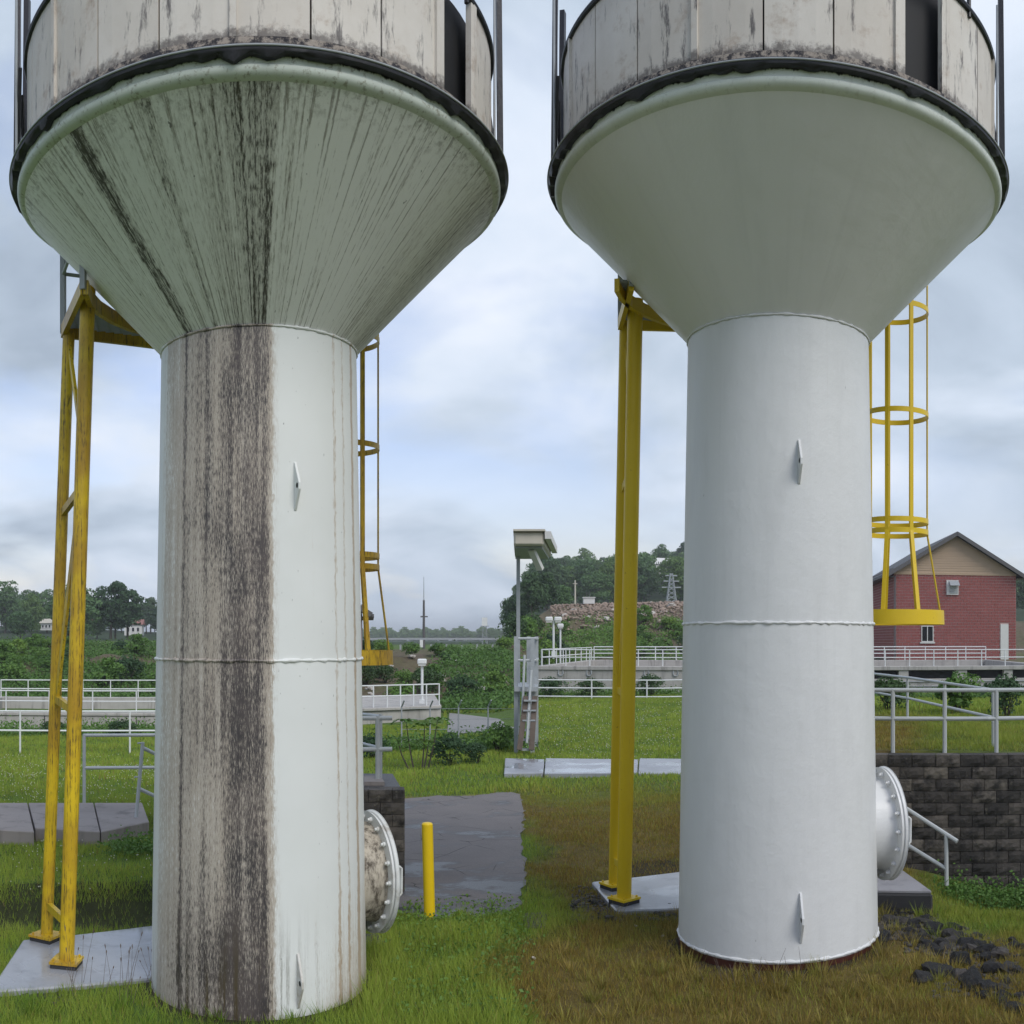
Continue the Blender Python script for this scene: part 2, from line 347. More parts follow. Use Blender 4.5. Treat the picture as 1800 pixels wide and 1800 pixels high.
    n.base(c); n.bump(n.math('ADD', n.math('MULTIPLY', grain, 0.7), blot), 0.10, 0.006)
    M[key] = n.m
paint_dirty('dirty_column', False); paint_dirty('dirty_cone', True)
def paint_clean(key, c0):
    n = NT(key, 0.38); p, th, z, r = tower_theta(n)
    blot = n.noise(p, 1.2, 5, 0.6); st = n.noise(n.vec(n.math('MULTIPLY', th, 22.0), n.math('MULTIPLY', z, 0.5), 0.0), 1.0, 5, 0.6)
    c = n.mix(blot, tuple(v * 0.95 for v in c0), c0); c = n.mix(n.math('MULTIPLY', n.step(st, 0.5, 0.8), 0.16), c, tuple(v * 0.72 for v in c0))
    wash = n.noise(n.vec(n.math('MULTIPLY', th, 3.5), n.math('MULTIPLY', z, 0.8), 6.0), 1.0, 6, 0.65); c = n.mix(n.math('MULTIPLY', n.step(wash, 0.45, 0.7), 0.22), c, tuple(v * 0.74 for v in c0))
    drip = n.step(n.noise(n.vec(n.math('MULTIPLY', th, 34.0), n.math('MULTIPLY', z, 0.22), 11.0), 1.0, 4, 0.65), 0.66, 0.74); c = n.mix(n.math('MULTIPLY', drip, 0.28), c, (c0[0] * 0.62, c0[1] * 0.58, c0[2] * 0.50))
    sp = n.step(n.noise(n.scale(p, (9.0, 9.0, 6.0)), 1.0, 3, 0.55), 0.765, 0.79)
    c = n.mix(n.math('MULTIPLY', sp, 0.55), c, tuple(v * 0.3 for v in c0))
    ru = n.math('MULTIPLY', n.step(z, 0.022, 0.010), n.step(n.noise(p, 12, 4, 0.6), 0.15, 0.25)); c = n.mix(ru, c, (0.060, 0.018, 0.013))
    n.base(c); n.bump(n.math('ADD', n.noise(p, 70, 4, 0.6), n.math('MULTIPLY', n.noise(p, 3.2, 4, 0.6), 9.0)), 0.16, 0.006)
    n.rough(n.mix(n.noise(n.vec(n.math('MULTIPLY', th, 6.0), n.math('MULTIPLY', z, 1.3), 4.0), 1.0, 5, 0.7), (0.28,) * 3, (0.55,) * 3)); M[key] = n.m
paint_clean('clean_paint', (0.655, 0.66, 0.65)); paint_clean('clean_cone', (0.80, 0.795, 0.785))
def panel_mat():
    n = NT('tank_panel', 0.6); p = n.pos(); x, y, z = n.xyz(p); rd = n.n('ShaderNodeObjectInfo').outputs['Random']
    v = n.vec(n.math('MULTIPLY', x, 9.0), n.math('MULTIPLY', y, 9.0), n.math('MULTIPLY', z, 1.8))
    c = n.mix(n.noise(p, 2.0, 7, 0.7), (0.50, 0.455, 0.39), (0.72, 0.685, 0.63))
    c = n.mix(n.math('MULTIPLY', n.math('POWER', rd, 2.0), 0.25), c, (0.34, 0.28, 0.22))
    c = n.mix(n.math('MULTIPLY', n.step(n.noise(p, 3.4, 7, 0.75), 0.52, 0.72), 0.55), c, (0.27, 0.17, 0.10))
    c = n.mix(n.math('MULTIPLY', n.step(n.noise(v, 1.0, 7, 0.72), 0.55, 0.68), 0.85), c, (0.055, 0.048, 0.050))
    lz = n.xyz(n.coord())[2]; low = n.math('ADD', n.step(lz, 7.75, 7.45), n.noise(p, 14, 8, 0.75)); c = n.mix(n.math('MULTIPLY', n.step(low, 1.2, 1.5), 0.8), c, (0.07, 0.058, 0.052))
    n.base(c); n.bump(n.noise(p, 7, 5, 0.6), 0.25, 0.01); M['panel'] = n.m
panel_mat()
def lichen_mat():
    n = NT('lichen_band', 0.9); p = n.pos(); c = n.mix(n.step(n.noise(p, 16, 6, 0.75), 0.42, 0.6), (0.028, 0.026, 0.030), (0.30, 0.26, 0.22)); n.base(c)
    n.bump(n.noise(p, 40, 4, 0.7), 0.6, 0.01); M['lichen'] = n.m
lichen_mat()
def knuckle_mat(key, c0, lo):
    n = NT(key, 0.5); p, th, z, r = tower_theta(n)
    drip = n.noise(n.vec(n.math('MULTIPLY', th, 26.0), 0.0, 0.0), 1.0, 4, 0.7)
    edge = n.math('ADD', z, n.math('MULTIPLY', n.math('SUBTRACT', drip, 0.5), 0.10))
    c = n.mix(n.noise(p, 6, 4), tuple(v * 0.85 for v in c0), c0); c = n.mix(n.math('MULTIPLY', n.step(n.noise(p, 22, 5, 0.7), 0.52, 0.68), lo), c, (0.20, 0.19, 0.13))
    c = n.mix(n.step(edge, 7.280, 7.295), c, (0.020, 0.020, 0.022)); n.base(c); M[key] = n.m
knuckle_mat('knuckle_dirty', (0.62, 0.67, 0.60), 0.75); knuckle_mat('knuckle_clean', (0.72, 0.76, 0.70), 0.2)
def neck_mat():
    n = NT('neck_dirty', 0.7); p = n.pos(); f = n.noise(n.scale(p, (14.0, 14.0, 5.0)), 1.0, 8, 0.75)
    c = n.mix(n.step(f, 0.40, 0.66), (0.46, 0.41, 0.33), (0.060, 0.046, 0.032)); n.base(c); n.bump(f, 0.3, 0.01); M['neck_dirty'] = n.m
    n = NT('flange_dirty', 0.5); p = n.pos(); n.base(n.mix(n.math('MULTIPLY', n.step(n.noise(p, 5, 5, 0.7), 0.48, 0.7), 0.6), (0.62, 0.63, 0.61), (0.24, 0.2, 0.14))); M['flange_dirty'] = n.m
neck_mat()
def asphalt_mat():
    n = NT('asphalt', 0.8); p = n.pos(); x, y, z = n.xyz(p)
    c = n.mix(n.noise(p, 0.9, 8, 0.72), (0.11, 0.10, 0.098), (0.20, 0.178, 0.166)); c = n.mix(n.math('MULTIPLY', n.step(n.noise(p, 42, 4, 0.8), 0.45, 0.7), 0.5), c, (0.25, 0.235, 0.22))
    wet = n.step(n.math('ADD', n.noise(n.scale(p, (0.6, 1.0, 1)), 1.0, 9, 0.72), n.math('MULTIPLY', n.step(y, 14.5, 11.0), 0.12)), 0.52, 0.62)
    c = n.mix(wet, c, (0.034, 0.034, 0.037)); n.rough(n.mix(wet, (0.85,) * 3, (0.30,) * 3))
    vo = n.n('ShaderNodeTexVoronoi', feature='DISTANCE_TO_EDGE'); vo.inputs['Scale'].default_value = 1.5
    n.put(vo.inputs['Vector'], n.mix(0.12, p, n.n('ShaderNodeTexNoise').outputs['Color']))
    crack = n.step(vo.outputs['Distance'], 0.012, 0.003); c = n.mix(n.math('MULTIPLY', crack, n.step(n.noise(p, 1.4, 3), 0.46, 0.6)), c, (0.018, 0.018, 0.017))
    n.base(c); n.bump(n.noise(p, 80, 4, 0.7), 0.4, 0.006); M['asphalt'] = n.m
asphalt_mat()
def attr_mat(key, rough=0.9, transl=0.0, detail=True, bump=0.0):
    n = NT(key, rough, 0.25); a = n.n('ShaderNodeVertexColor'); a.layer_name = 'col'; c = a.outputs[0]
    if detail:
        p = n.pos(); c = n.mix(1.0, c, n.ramp(n.noise(p, 3.0, 7, 0.7), [(0.25, 0.55), (0.75, 1.4)]), 'MULTIPLY')
        if bump: n.bump(n.noise(p, 9, 6, 0.7), bump, 0.05)
    n.base(c)
    if transl:
        tr = n.n('ShaderNodeBsdfTranslucent'); n.put(tr.inputs[0], c); ms = n.n('ShaderNodeMixShader'); ms.inputs[0].default_value = transl
        o = [x for x in n.t.nodes if x.type == 'OUTPUT_MATERIAL'][0]
        n.t.links.new(n.b.outputs[0], ms.inputs[1]); n.t.links.new(tr.outputs[0], ms.inputs[2]); n.t.links.new(ms.outputs[0], o.inputs[0])
    M[key] = n.m
attr_mat('ground', 0.95, 0, True, 0.8); attr_mat('blade', 0.6, 0.3, False)
def leaf_mat(key, a, b):
    n = NT(key, 0.6, 0.3); p = n.coord(); rd = n.n('ShaderNodeObjectInfo').outputs['Random']; f = n.noise(p, 2.2, 3, 0.6)
    c = n.mix(f, a, b); c = n.mix(1.0, c, n.ramp(rd, [(0, (0.72, 0.78, 0.8)), (0.5, (1, 1, 1)), (1, (1.3, 1.15, 0.85))]), 'MULTIPLY'); n.base(c)
    tr = n.n('ShaderNodeBsdfTranslucent'); n.put(tr.inputs[0], c); ms = n.n('ShaderNodeMixShader'); ms.inputs[0].default_value = 0.25
    o = [x for x in n.t.nodes if x.type == 'OUTPUT_MATERIAL'][0]
    n.t.links.new(n.b.outputs[0], ms.inputs[1]); n.t.links.new(tr.outputs[0], ms.inputs[2]); n.t.links.new(ms.outputs[0], o.inputs[0]); M[key] = n.m
leaf_mat('leaf_wood', (0.060, 0.125, 0.044), (0.125, 0.22, 0.068)); leaf_mat('leaf_shrub', (0.07, 0.15, 0.03), (0.16, 0.28, 0.055)); leaf_mat('leaf_dark', (0.030, 0.070, 0.030), (0.065, 0.125, 0.045))

# ------------------------------------------------------------------ ground
WALL_A = (1640 - CX) / F; WN = (math.sin(WALL_A), math.cos(WALL_A)); WALL_D = 12.0
TR = PZ(1368, 9.0, 0); TL = PZ(455, 8.34, 0)
def H(x, y):
    x = np.asarray(x, float); y = np.asarray(y, float); d = np.hypot(x, y) / Q; px = CX + F * np.arctan2(x, y)
    h = -0.07 + 0.02 * np.clip(x, -8, 8) * (1 - ss(30, 60, d))
    h = h + 0.32 * ss(10.05, 10.75, d) * (1 - ss(17, 26, d)) * (1 - ss(570, 640, px))
    rr_ = np.hypot(x - TR[0], y - TR[1]); h = h + 0.075 * (1 - ss(1.0, 1.9, rr_)) * (y < TR[1] + 0.3)
    wd = (x * WN[0] + y * WN[1]) / Q
    tr = ss(12.02, 12.12, wd) * ss(1310, 1400, px)
    h = h - 0.30 * ss(1570, 1760, px) * ss(8.5, 11.3, d) * (1 - tr)
    h = h * (1 - tr) + tr * (1.50 + 0.0 * d)
    h = h - tr * 1.1 * ss(20, 36, d)
    h = h + 0.45 * ss(26, 42, d) * ss(860, 960, px) * (1 - tr)
    b0 = np.interp(px, [0, 300, 620, 890, 960, 1300, 1800], [47, 47, 40, 40, 62, 62, 74])
    zt = np.interp(px, [0, 300, 620, 880, 970, 1250, 1800], [2.75, 2.75, 2.25, 2.35, 6.2, 6.6, 5.0])
    bk = np.clip((d - b0) / 24, 0, 1); n = vnoise(x * 0.35, y * 0.35, 3) * 0.7 + vnoise(x * 1.1, y * 1.1, 4) * 0.3
    h = h * (1 - bk) + bk * zt + np.sin(bk * math.pi) * (n - 0.5) * 1.5
    hl = np.interp(px, [-400, 40, 320, 620, 890, 950, 1060, 1250, 1800, 2200], [6, 5.0, 2.6, 0, 0, 15, 14, 19, 12, 9])
    h = h + hl * ss(120, 330, d) * (1 - 0.5 * ss(500, 1500, d))
    h = h + (vnoise(x * 0.9, y * 0.9, 8) - 0.5) * 0.05 * ss(10.5, 13, d) * (1 - ((px > 680) & (px < 930) & (d < 19)))
    return h
def Hz(p): return float(H(p[0], p[1]))
def ground_cols(x, y):
    d = np.hypot(x, y) / Q; px = CX + F * np.arctan2(x, y); n1 = vnoise(x * 0.8, y * 0.8, 21); n2 = vnoise(x * 2.7, y * 2.7, 22); n = n1 * 0.65 + n2 * 0.35
    green = np.array([0.075, 0.125, 0.020]); dry = np.array([0.120, 0.088, 0.024]); soil = np.array([0.115, 0.088, 0.060]); wood = np.array([0.03, 0.05, 0.02])
    c = np.tile(green, (len(x), 1))
    pw = px + (vnoise(x * 0.55, y * 0.55, 25) - 0.5) * 190 + (n1 - 0.5) * 110 + (n2 - 0.5) * 60
    dr = ss(870, 985, pw) * (1 - ss(15.0, 20.5, d)) * (0.78 + 0.55 * n) * (1 - 0.75 * ss(1560, 1660, px) * ss(8.5, 9.8, d))
    dr = np.clip(dr, 0, 1)[:, None]; c = c * (1 - dr) + dry * dr
    tn = np.clip(ss(16.6, 17.4, d) * (1 - ss(17.7, 18.4, d)) * (px > 690) * (px < 915) * (0.2 + 1.2 * n2), 0, 1)[:, None]; c = c * (1 - tn) + np.array([0.24, 0.155, 0.075]) * tn
    b0 = np.interp(px, [0, 300, 620, 890, 960, 1300, 1800], [47, 47, 40, 40, 62, 62, 74]); bk = (d - b0) / 24
    s = np.clip(ss(-0.1, 0.05, bk) * (1 - ss(1.05, 1.5, bk)) * (0.45 + 0.8 * n), 0, 1)[:, None]; c = c * (1 - s) + soil * s
    pit = ((px < 330) & (d > 9.75) & (d < 10.7)) * 1.0; pit = np.clip(np.maximum(pit, ss(10.9, 11.6, d) * (1 - ss(12.4, 12.9, d)) * ss(1050, 1120, px) * (1 - ss(1290, 1320, px))), 0, 1)[:, None]
    c = c * (1 - 0.8 * pit) + np.array([0.022, 0.017, 0.012]) * 0.8 * pit
    for q_ in (TR, TL):  # contact shadow painted into the ground colour round each tower foot, as dark soil
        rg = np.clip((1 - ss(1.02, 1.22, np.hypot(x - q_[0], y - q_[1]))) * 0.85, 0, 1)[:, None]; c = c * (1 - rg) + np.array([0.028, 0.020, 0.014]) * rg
    w = ss(110, 170, d)[:, None]; c = c * (1 - w) + wood * w
    return c, dr[:, 0]
def terrain():
    fr = np.arange(-160, 1961, 6.0); a = (fr - CX) / F
    a = np.concatenate([np.linspace(a[0] - 2 * math.pi + (a[-1] - a[0]) , a[0], 60, endpoint=False), a]) if False else np.concatenate([a, np.linspace(a[-1], a[0] + 2 * math.pi, 62)[1:-1]])
    rr = [0.3, 1, 2, 3, 4, 5, 6, 6.5]; r = 7.0
    while r < 20: rr.append(r); r += 0.07
    while r < 110: rr.append(r); r *= 1.013
    while r < 5000: rr.append(r); r *= 1.05
    rr = np.array(rr); A, RR = np.meshgrid(a, rr); x = (RR * np.sin(A)).ravel(); y = (RR * np.cos(A)).ravel()
    aw = np.mod(np.arctan2(x, y) + math.pi, 2 * math.pi) - math.pi
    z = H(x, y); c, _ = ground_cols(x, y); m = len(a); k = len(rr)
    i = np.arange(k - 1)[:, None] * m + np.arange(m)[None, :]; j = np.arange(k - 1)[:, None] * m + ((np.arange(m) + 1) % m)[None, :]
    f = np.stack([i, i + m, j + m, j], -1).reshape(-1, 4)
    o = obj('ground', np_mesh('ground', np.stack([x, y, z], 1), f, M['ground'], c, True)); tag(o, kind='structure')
terrain()

def sheet(name, pts, lift, mat, kind='structure', sub=0):
    """a thin sheet over the even part of the ground"""
    vs = [(p[0], p[1], float(-0.07 + 0.02 * min(8, max(-8, p[0]))) + lift) for p in pts]
    me = bpy.data.meshes.new(name); me.from_pydata(vs, [], [tuple(range(len(vs)))]); me.materials.append(mat); me.update()
    o = obj(name, me); tag(o, kind=kind); return o
def gz(px, py): return G(px, py, -0.10)
asph = [(640, 1412), (708, 1404), (770, 1400), (830, 1401), (880, 1396), (913, 1398), (921, 1430), (917, 1480), (924, 1540), (915, 1600), (880, 1612), (842, 1622), (815, 1606), (790, 1617), (760, 1640), (735, 1612), (705, 1606), (640, 1600)]
def rough_edge(pts, k, amp):
    out = []; r = random.Random(5)
    for i, p in enumerate(pts):
        q = pts[(i + 1) % len(pts)]; L = (q - p).length; m = max(2, int(L / k))
        for j in range(m):
            c = p.lerp(q, j / m); out.append(Vector((c.x + r.gauss(0, amp), c.y + r.gauss(0, amp * 1.6), 0)))
    return out
APTS = rough_edge([gz(*q) for q in asph], 0.16, 0.022)
sheet('asphalt_lot', APTS[::-1], 0.012, M['asphalt'])
ASPH = [(p.x, p.y) for p in (gz(*q) for q in asph)]
def inside(poly, x, y):
    c = np.zeros(len(x), bool); n = len(poly)
    for i in range(n):
        x1, y1 = poly[i][:2]; x2, y2 = poly[(i + 1) % n][:2]
        k = ((y1 > y) != (y2 > y)) & (x < (x2 - x1) * (y - y1) / ((y2 - y1) + 1e-12) + x1); c ^= k
    return c
# gravel track beyond the shrubs
gt = [PZ(px, d, 0) for px, d in ((786, 30.5), (815, 30.0), (880, 31), (935, 32), (935, 35.5), (880, 35.2), (820, 37.5), (790, 38.6))]
sheet('gravel_track', gt[::-1], 0.03, M['gravel'])

# ------------------------------------------------------------------ the two towers
def tower(px, d, z0, dirty, label, lug_th, nozzle_deg, open_th):
    c = PZ(px, d, z0); a = (px - CX) / F
    t = thing('elevated_tank', c, label, 'tank', 'elevated tanks', rz=-a)
    ORG[t.name] = None
    pc = M['dirty_column'] if dirty else M['clean_paint']; pk = M['dirty_cone'] if dirty else M['clean_cone']; kn = M['knuckle_dirty'] if dirty else M['knuckle_clean']
    rb, rm, rt = 0.985, 0.940, 0.892
    def rc(z): return np.interp(z, [0.034, 3.056, 5.832], [rb, rm, rt])
    prof = [(rb, -0.6), (rb, 0.0)] + [(float(rc(z)), z) for z in np.linspace(0.034, 5.832, 24)]
    MB().lathe(prof, 128).build('column', pc, t, True)
    def ring(name, r, z, s, mat, wob=0.0):
        m = MB(); pts = []; n = 160; k = 8; vs = []; fs = []
        for i in range(n):
            an = 2 * math.pi * i / n; dz = (random.random() - 0.5) * wob; sr = s * (1 + (random.random() - 0.5) * (0.9 if wob else 0))
            for j in range(k):
                b = 2 * math.pi * j / k; rr = r + sr * math.cos(b); vs.append((rr * math.cos(an), rr * math.sin(an), z + dz + sr * math.sin(b)))
        for i in range(n):
            for j in range(k): fs.append((i * k + j, ((i + 1) % n) * k + j, ((i + 1) % n) * k + (j + 1) % k, i * k + (j + 1) % k))
        m.add(vs, fs); return m.build(name, mat, t, True)
    ring('weld_seam', rb, 0.034, 0.015, pc, 0.006); ring('weld_seam', float(rc(3.056)), 3.056, 0.014, pc, 0.008); ring('weld_seam', rt + 0.004, 5.83, 0.010, pc, 0.004)
    MB().lathe([(rt - 0.02, 5.826), (2.125, 7.15)], 160).build('cone', pk, t, True)
    cs = [(2.125, 7.15), (2.16, 7.165), (2.182, 7.185), (2.192, 7.210), (2.192, 7.230), (2.180, 7.242), (2.180, 7.305)]
    MB().lathe(cs, 160).build('rim_band', kn, t, True)
    # tarry flange with an uneven lower lip
    m = MB(); n = 240; vs = []; fs = []; 
    lip = [7.295 - 0.055 * max(0, random.gauss(0.3, 0.5)) * (random.random() < 0.6) for _ in range(n)]
    for i in range(n):
        an = 2 * math.pi * i / n; l = (lip[i] + lip[i - 1]) / 2
        for r, z in ((2.185, l), (2.235, l), (2.25, 7.295), (2.256, 7.320), (2.25, 7.344), (2.10, 7.346)): vs.append((r * math.cos(an), r * math.sin(an), z))
    for i in range(n):
        for j in range(5): fs.append((i * 6 + j, ((i + 1) % n) * 6 + j, ((i + 1) % n) * 6 + j + 1, i * 6 + j + 1))
    m.add(vs, fs).build('rim_flange', M['black_steel'], t, True)
    ring('rim_bead', 2.258, 7.326, 0.008, M['galv'])
    MB().lathe([(2.235, 7.347), (2.15, 7.370), (2.135, 7.460), (2.05, 7.465)], 160).build('lichen_band', M['lichen'], t, True)
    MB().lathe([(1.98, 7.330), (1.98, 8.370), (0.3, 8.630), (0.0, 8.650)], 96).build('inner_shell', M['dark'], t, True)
    NP = 24; w = 2 * math.pi / NP; g = 0.0035; m = MB(); r0, r1 = 2.065, 2.105
    vs = []; fs = []
    for k in range(5):
        an = -w / 2 + g + (w - 2 * g) * k / 4
        for r, z in ((r0, 7.465), (r1, 7.465), (r1, 8.390), (r0, 8.390)): vs.append((r * math.cos(an), r * math.sin(an), z))
    for k in range(4):
        for j in range(4): fs.append((k * 4 + j, (k + 1) * 4 + j, (k + 1) * 4 + (j + 1) % 4, k * 4 + (j + 1) % 4))
    fs += [(0, 3, 2, 1), (16, 17, 18, 19)]; pme = m.add(vs, fs).mesh('panel', M['panel'])
    mb = MB().box((2.115, 0, 7.930), (0.03, 0.05, 0.93)); bme = mb.mesh('batten', M['panel'])
    for i in range(NP):
        an = open_th - math.pi / 2 + i * w
        if i != 0: obj('panel', pme, t, rot=(0, 0, an))
        if i % 3 == 0 or i in (1,): obj('batten', bme, t, rot=(0, 0, an - w / 2))
    m = MB()
    for s in (-1, 1): m.beam((2.10 * math.cos(s * w * 0.42), 2.10 * math.sin(s * w * 0.42), 7.460), (2.10 * math.cos(s * w * 0.42), 2.10 * math.sin(s * w * 0.42), 8.370), 0.05, 0.05)
    o = m.build('opening_frame', M['panel'], t); o.rotation_euler = (0, 0, open_th - math.pi / 2)
    ring('top_hoop', 2.11, 8.395, 0.028, M['black_steel'])
    # black steel stanchions standing on the rim
    for th, kind in ((-1.42, 0), (-1.62, 1), (1.45, 0), (0.2, 2), (-0.5, 2), (0.9, 2)):
        x, y = math.sin(th), -math.cos(th)
        if kind == 2:
            MB().tube([(2.11 * x, 2.11 * y, 8.330), (2.11 * x, 2.11 * y, 9.330)], 0.02, 8).build('stanchion', M['black_steel'], t); continue
        m = MB().beam((2.21 * x, 2.21 * y, 7.330), (2.19 * x, 2.19 * y, 9.330), 0.075, 0.05, up=(x, y, 0))
        s_ = m.build('stanchion', M['black_steel'], t)
        m = MB().beam((2.20 * x, 2.20 * y, 7.350), (2.17 * math.sin(th + 0.16), -2.17 * math.cos(th + 0.16), 8.230), 0.04, 0.03, up=(x, y, 0)); m.build('brace', M['black_steel'], t)
        MB().tube([(2.2 * math.sin(th + 0.12), -2.2 * math.cos(th + 0.12), 7.330), (2.2 * math.sin(th + 0.12), -2.2 * math.cos(th + 0.12), 9.330)], 0.012, 6).build('conduit', M['galv'], t)
    # lifting lugs: thick tapered plates with a hole
    for zc, hh in ((4.50, 0.20), (0.42, 0.225)):
        r = float(rc(zc)) - 0.01; m = MB(); th0 = 0.011
        pl = [(0.0, hh), (0.02, hh), (0.118, 0.02), (0.118, -0.035), (0.02, -hh), (0.0, -hh)]
        vs = [(r + p[0], s * th0, zc + p[1]) for s in (-1, 1) for p in pl]; n = len(pl)
        fs = [tuple(range(n)), tuple(range(2 * n - 1, n - 1, -1))] + [(i, n + i, n + (i + 1) % n, (i + 1) % n) for i in range(n)]
        m.add(vs, fs); o = m.build('lifting_lug', pc, t, bevel=0.003); o.rotation_euler = (0, 0, lug_th - math.pi / 2)
        h_ = MB().tube([(r + 0.082, -0.0125, zc), (r + 0.082, 0.0125, zc)], 0.022, 14).mesh('lug_hole', M['dark']); obj('lug_hole', h_, o)
    # manway: neck, flange, cover, bolts, handle
    dn = R(nozzle_deg); zc = 1.02; nm = M['neck_dirty'] if dirty else M['clean_paint']; fm = M['flange_dirty'] if dirty else M['clean_paint']
    mt = Matrix.Rotation(dn, 4, 'Z') @ Matrix.Translation((0, 0, zc)) @ Matrix.Rotation(R(90), 4, 'Y')
    def lt(name, prof, mat, par, n=64):
        m = MB().lathe(prof, n); me = m.mesh(name, mat, True); o = obj(name, me, par)
        return o
    neck = lt('manway_neck', [(0.455, 0.70), (0.455, 1.030), (0.46, 1.070), (0.47, 1.085)], nm, t); neck.matrix_local = mt
    fl = lt('flange', [(0.45, 1.085), (0.572, 1.087), (0.563, 1.093), (0.563, 1.113), (0.45, 1.115)], fm, neck)
    cv = lt('cover_plate', [(0.3, 1.119), (0.56, 1.119), (0.567, 1.121), (0.572, 1.127), (0.572, 1.150), (0.580, 1.156), (0.0, 1.158)], fm, neck)
    b = MB().lathe([(0.0, 1.042), (0.014, 1.043), (0.016, 1.060), (0.024, 1.063), (0.024, 1.086)], 10).mesh('bolt', fm, True)
    for k in range(18):
        an = 2 * math.pi * (k + 0.5) / 18; o = obj('bolt', b, neck, loc=(0.517 * math.cos(an), 0.517 * math.sin(an), 0))
    hp = [(-0.13, 0, 1.150), (-0.13, 0, 1.200), (-0.115, 0, 1.218), (0.115, 0, 1.218), (0.13, 0, 1.200), (0.13, 0, 1.150)]
    obj('handle', MB().tube(hp, 0.013, 8).mesh('handle', fm, True), neck, loc=(0, -0.47, 0))
    return t, c, a
ZL = -0.227; ZR = 0.10
towerL, cL, aL = tower(455, 8.34, ZL, True, 'white elevated tank on a column streaked black and brown with grime', 0.335, 17, 0.83)
towerR, cR, aR = tower(1368, 9.0, ZR, False, 'freshly painted clean white elevated tank on a spotless column', 0.205, 17, 0.60)

# ------------------------------------------------------------------ access platforms and caged ladders
def platform(label, yel, fb, ft, bb, bt, dz, corners, tc, rfoot, zfoot, extra):
    t = thing('access_platform', (fb[0], fb[1], zfoot), label, 'platform', 'yellow access platforms')
    z = dz
    def leg(b, tp, r):
        l = MB().tube([b, tp], r, 20).build('leg', yel, t, True)
        bp = MB(); ax = (Vector((tc[0], tc[1], 0)) - Vector((b[0], b[1], 0))).normalized(); m = Matrix.Rotation(math.atan2(ax.y, ax.x), 3, 'Z')
        bp.box((b[0], b[1], b[2] + 0.012), (0.27, 0.27, 0.024), m).build('base_plate', yel, t)
        MB().box((b[0], b[1], b[2] - 0.04), (0.25, 0.25, 0.10), m).build('grout_pad', M['black_pad'], t)
        for sx in (-1, 1):
            for sy in (-1, 1):
                q = Vector((b[0], b[1], b[2] + 0.01)) + m @ Vector((sx * 0.1, sy * 0.1, 0)); MB().tube([q, q + Vector((0, 0, 0.035))], 0.012, 6).build('anchor_bolt', yel, t)
    leg(fb, ft, rfoot); leg(bb, bt, rfoot * 0.86)
    def on(b, tp, zz): k = (zz - b[2]) / (tp[2] - b[2]); return Vector(b).lerp(Vector(tp), k)
    for z0, z1, w in extra:
        MB().beam(on(fb, ft, z0), on(bb, bt, z1), 0.05, 0.075).build('strut', yel, t)
    zs = [e[0] for e in extra]
    MB().beam(on(fb, ft, zs[0] + 0.15), on(bb, bt, zs[1] - 0.1), 0.03, 0.07).build('brace', yel, t)
    MB().beam(on(fb, ft, dz - 1.4), on(bb, bt, dz - 0.12), 0.03, 0.07).build('brace', yel, t)
    poly = corners; cxy = (tc[0], tc[1])
    n = len(poly)
    for i in range(n - 1):
        a = Vector((*poly[i], z)); b = Vector((*poly[i + 1], z)); MB().beam(a, b, 0.05, 0.13).build('edge_beam', yel, t)
    # flat-bar grating
    m = MB(); xs = [p[0] for p in poly]; ys = [p[1] for p in poly]; P0 = np.array(poly)
    ex = np.array([math.cos(0.3), math.sin(0.3)]); ey = np.array([-ex[1], ex[0]]); cc = P0.mean(0)
    for u, v, sp, hh, ww in ((ex, ey, 0.045, 0.035, 0.006), (ey, ex, 0.11, 0.02, 0.01)):
        for k in np.arange(-2.2, 2.2, sp):
            s = np.linspace(-2.4, 2.4, 241); q = cc + v * k + np.outer(s, u); ins = inside(poly, q[:, 0], q[:, 1]); i = 0
            while i < len(s):
                if ins[i]:
                    j = i
                    while j + 1 < len(s) and ins[j + 1]: j += 1
                    if j - i > 3: m.beam((*q[i], z + 0.05), (*q[j], z + 0.05), ww, hh)
                    i = j
                i += 1
    o = m.build('grating', M['galv'], t); tag(o, kind='stuff')
    # handrail along the outer edge
    hp = [Vector((*poly[i], z)) for i in range(n)]
    for p in hp[:3]:
        MB().beam(p + Vector((0, 0, -0.02)), p + Vector((0, 0, 1.15)), 0.05, 0.05).build('handrail_post', M['galv'], t)
    for zz in (0.6, 1.12):
        for i in range(2): MB().tube([hp[i] + Vector((0, 0, zz)), hp[i + 1] + Vector((0, 0, zz))], 0.02, 8).build('handrail', M['galv'], t)
    return t
def arc_poly(nl, fl_, f2, tc, r):
    a0 = math.atan2(f2[1] - tc[1], f2[0] - tc[0]); a1 = math.atan2(nl[1] - tc[1], nl[0] - tc[0])
    if a1 < a0: a1 += 2 * math.pi
    inner = [(tc[0] + r * math.cos(a), tc[1] + r * math.sin(a)) for a in np.linspace(a0, a1, 8)]
    return [nl, fl_, f2] + inner
def xy(v): return (v[0], v[1])
zp = ZL + 6.43
pl = [xy(P(146, 505, (zp - 3) * F0 / (HY - 505))), xy(P(111, 583, (zp - 3) * F0 / (HY - 583))), xy(P(330, 610, (zp - 3) * F0 / (HY - 610)))]
platform('grimy yellow access platform on two stained pipe legs beside the streaked tank', M['yellow_dirty'],
    G(117, 1690, -0.06), PZ(155, 8.66, zp + 0.15), G(82, 1645, -0.06), PZ(121, 9.38, zp - 0.05), zp, arc_poly(*pl, (cL.x, cL.y), 1.58), cL, 0.073, -0.06,
    ((4.45, 4.30, 0), (2.32, 2.40, 0), (0.30, 0.26, 0)))
zp = ZR + 6.43
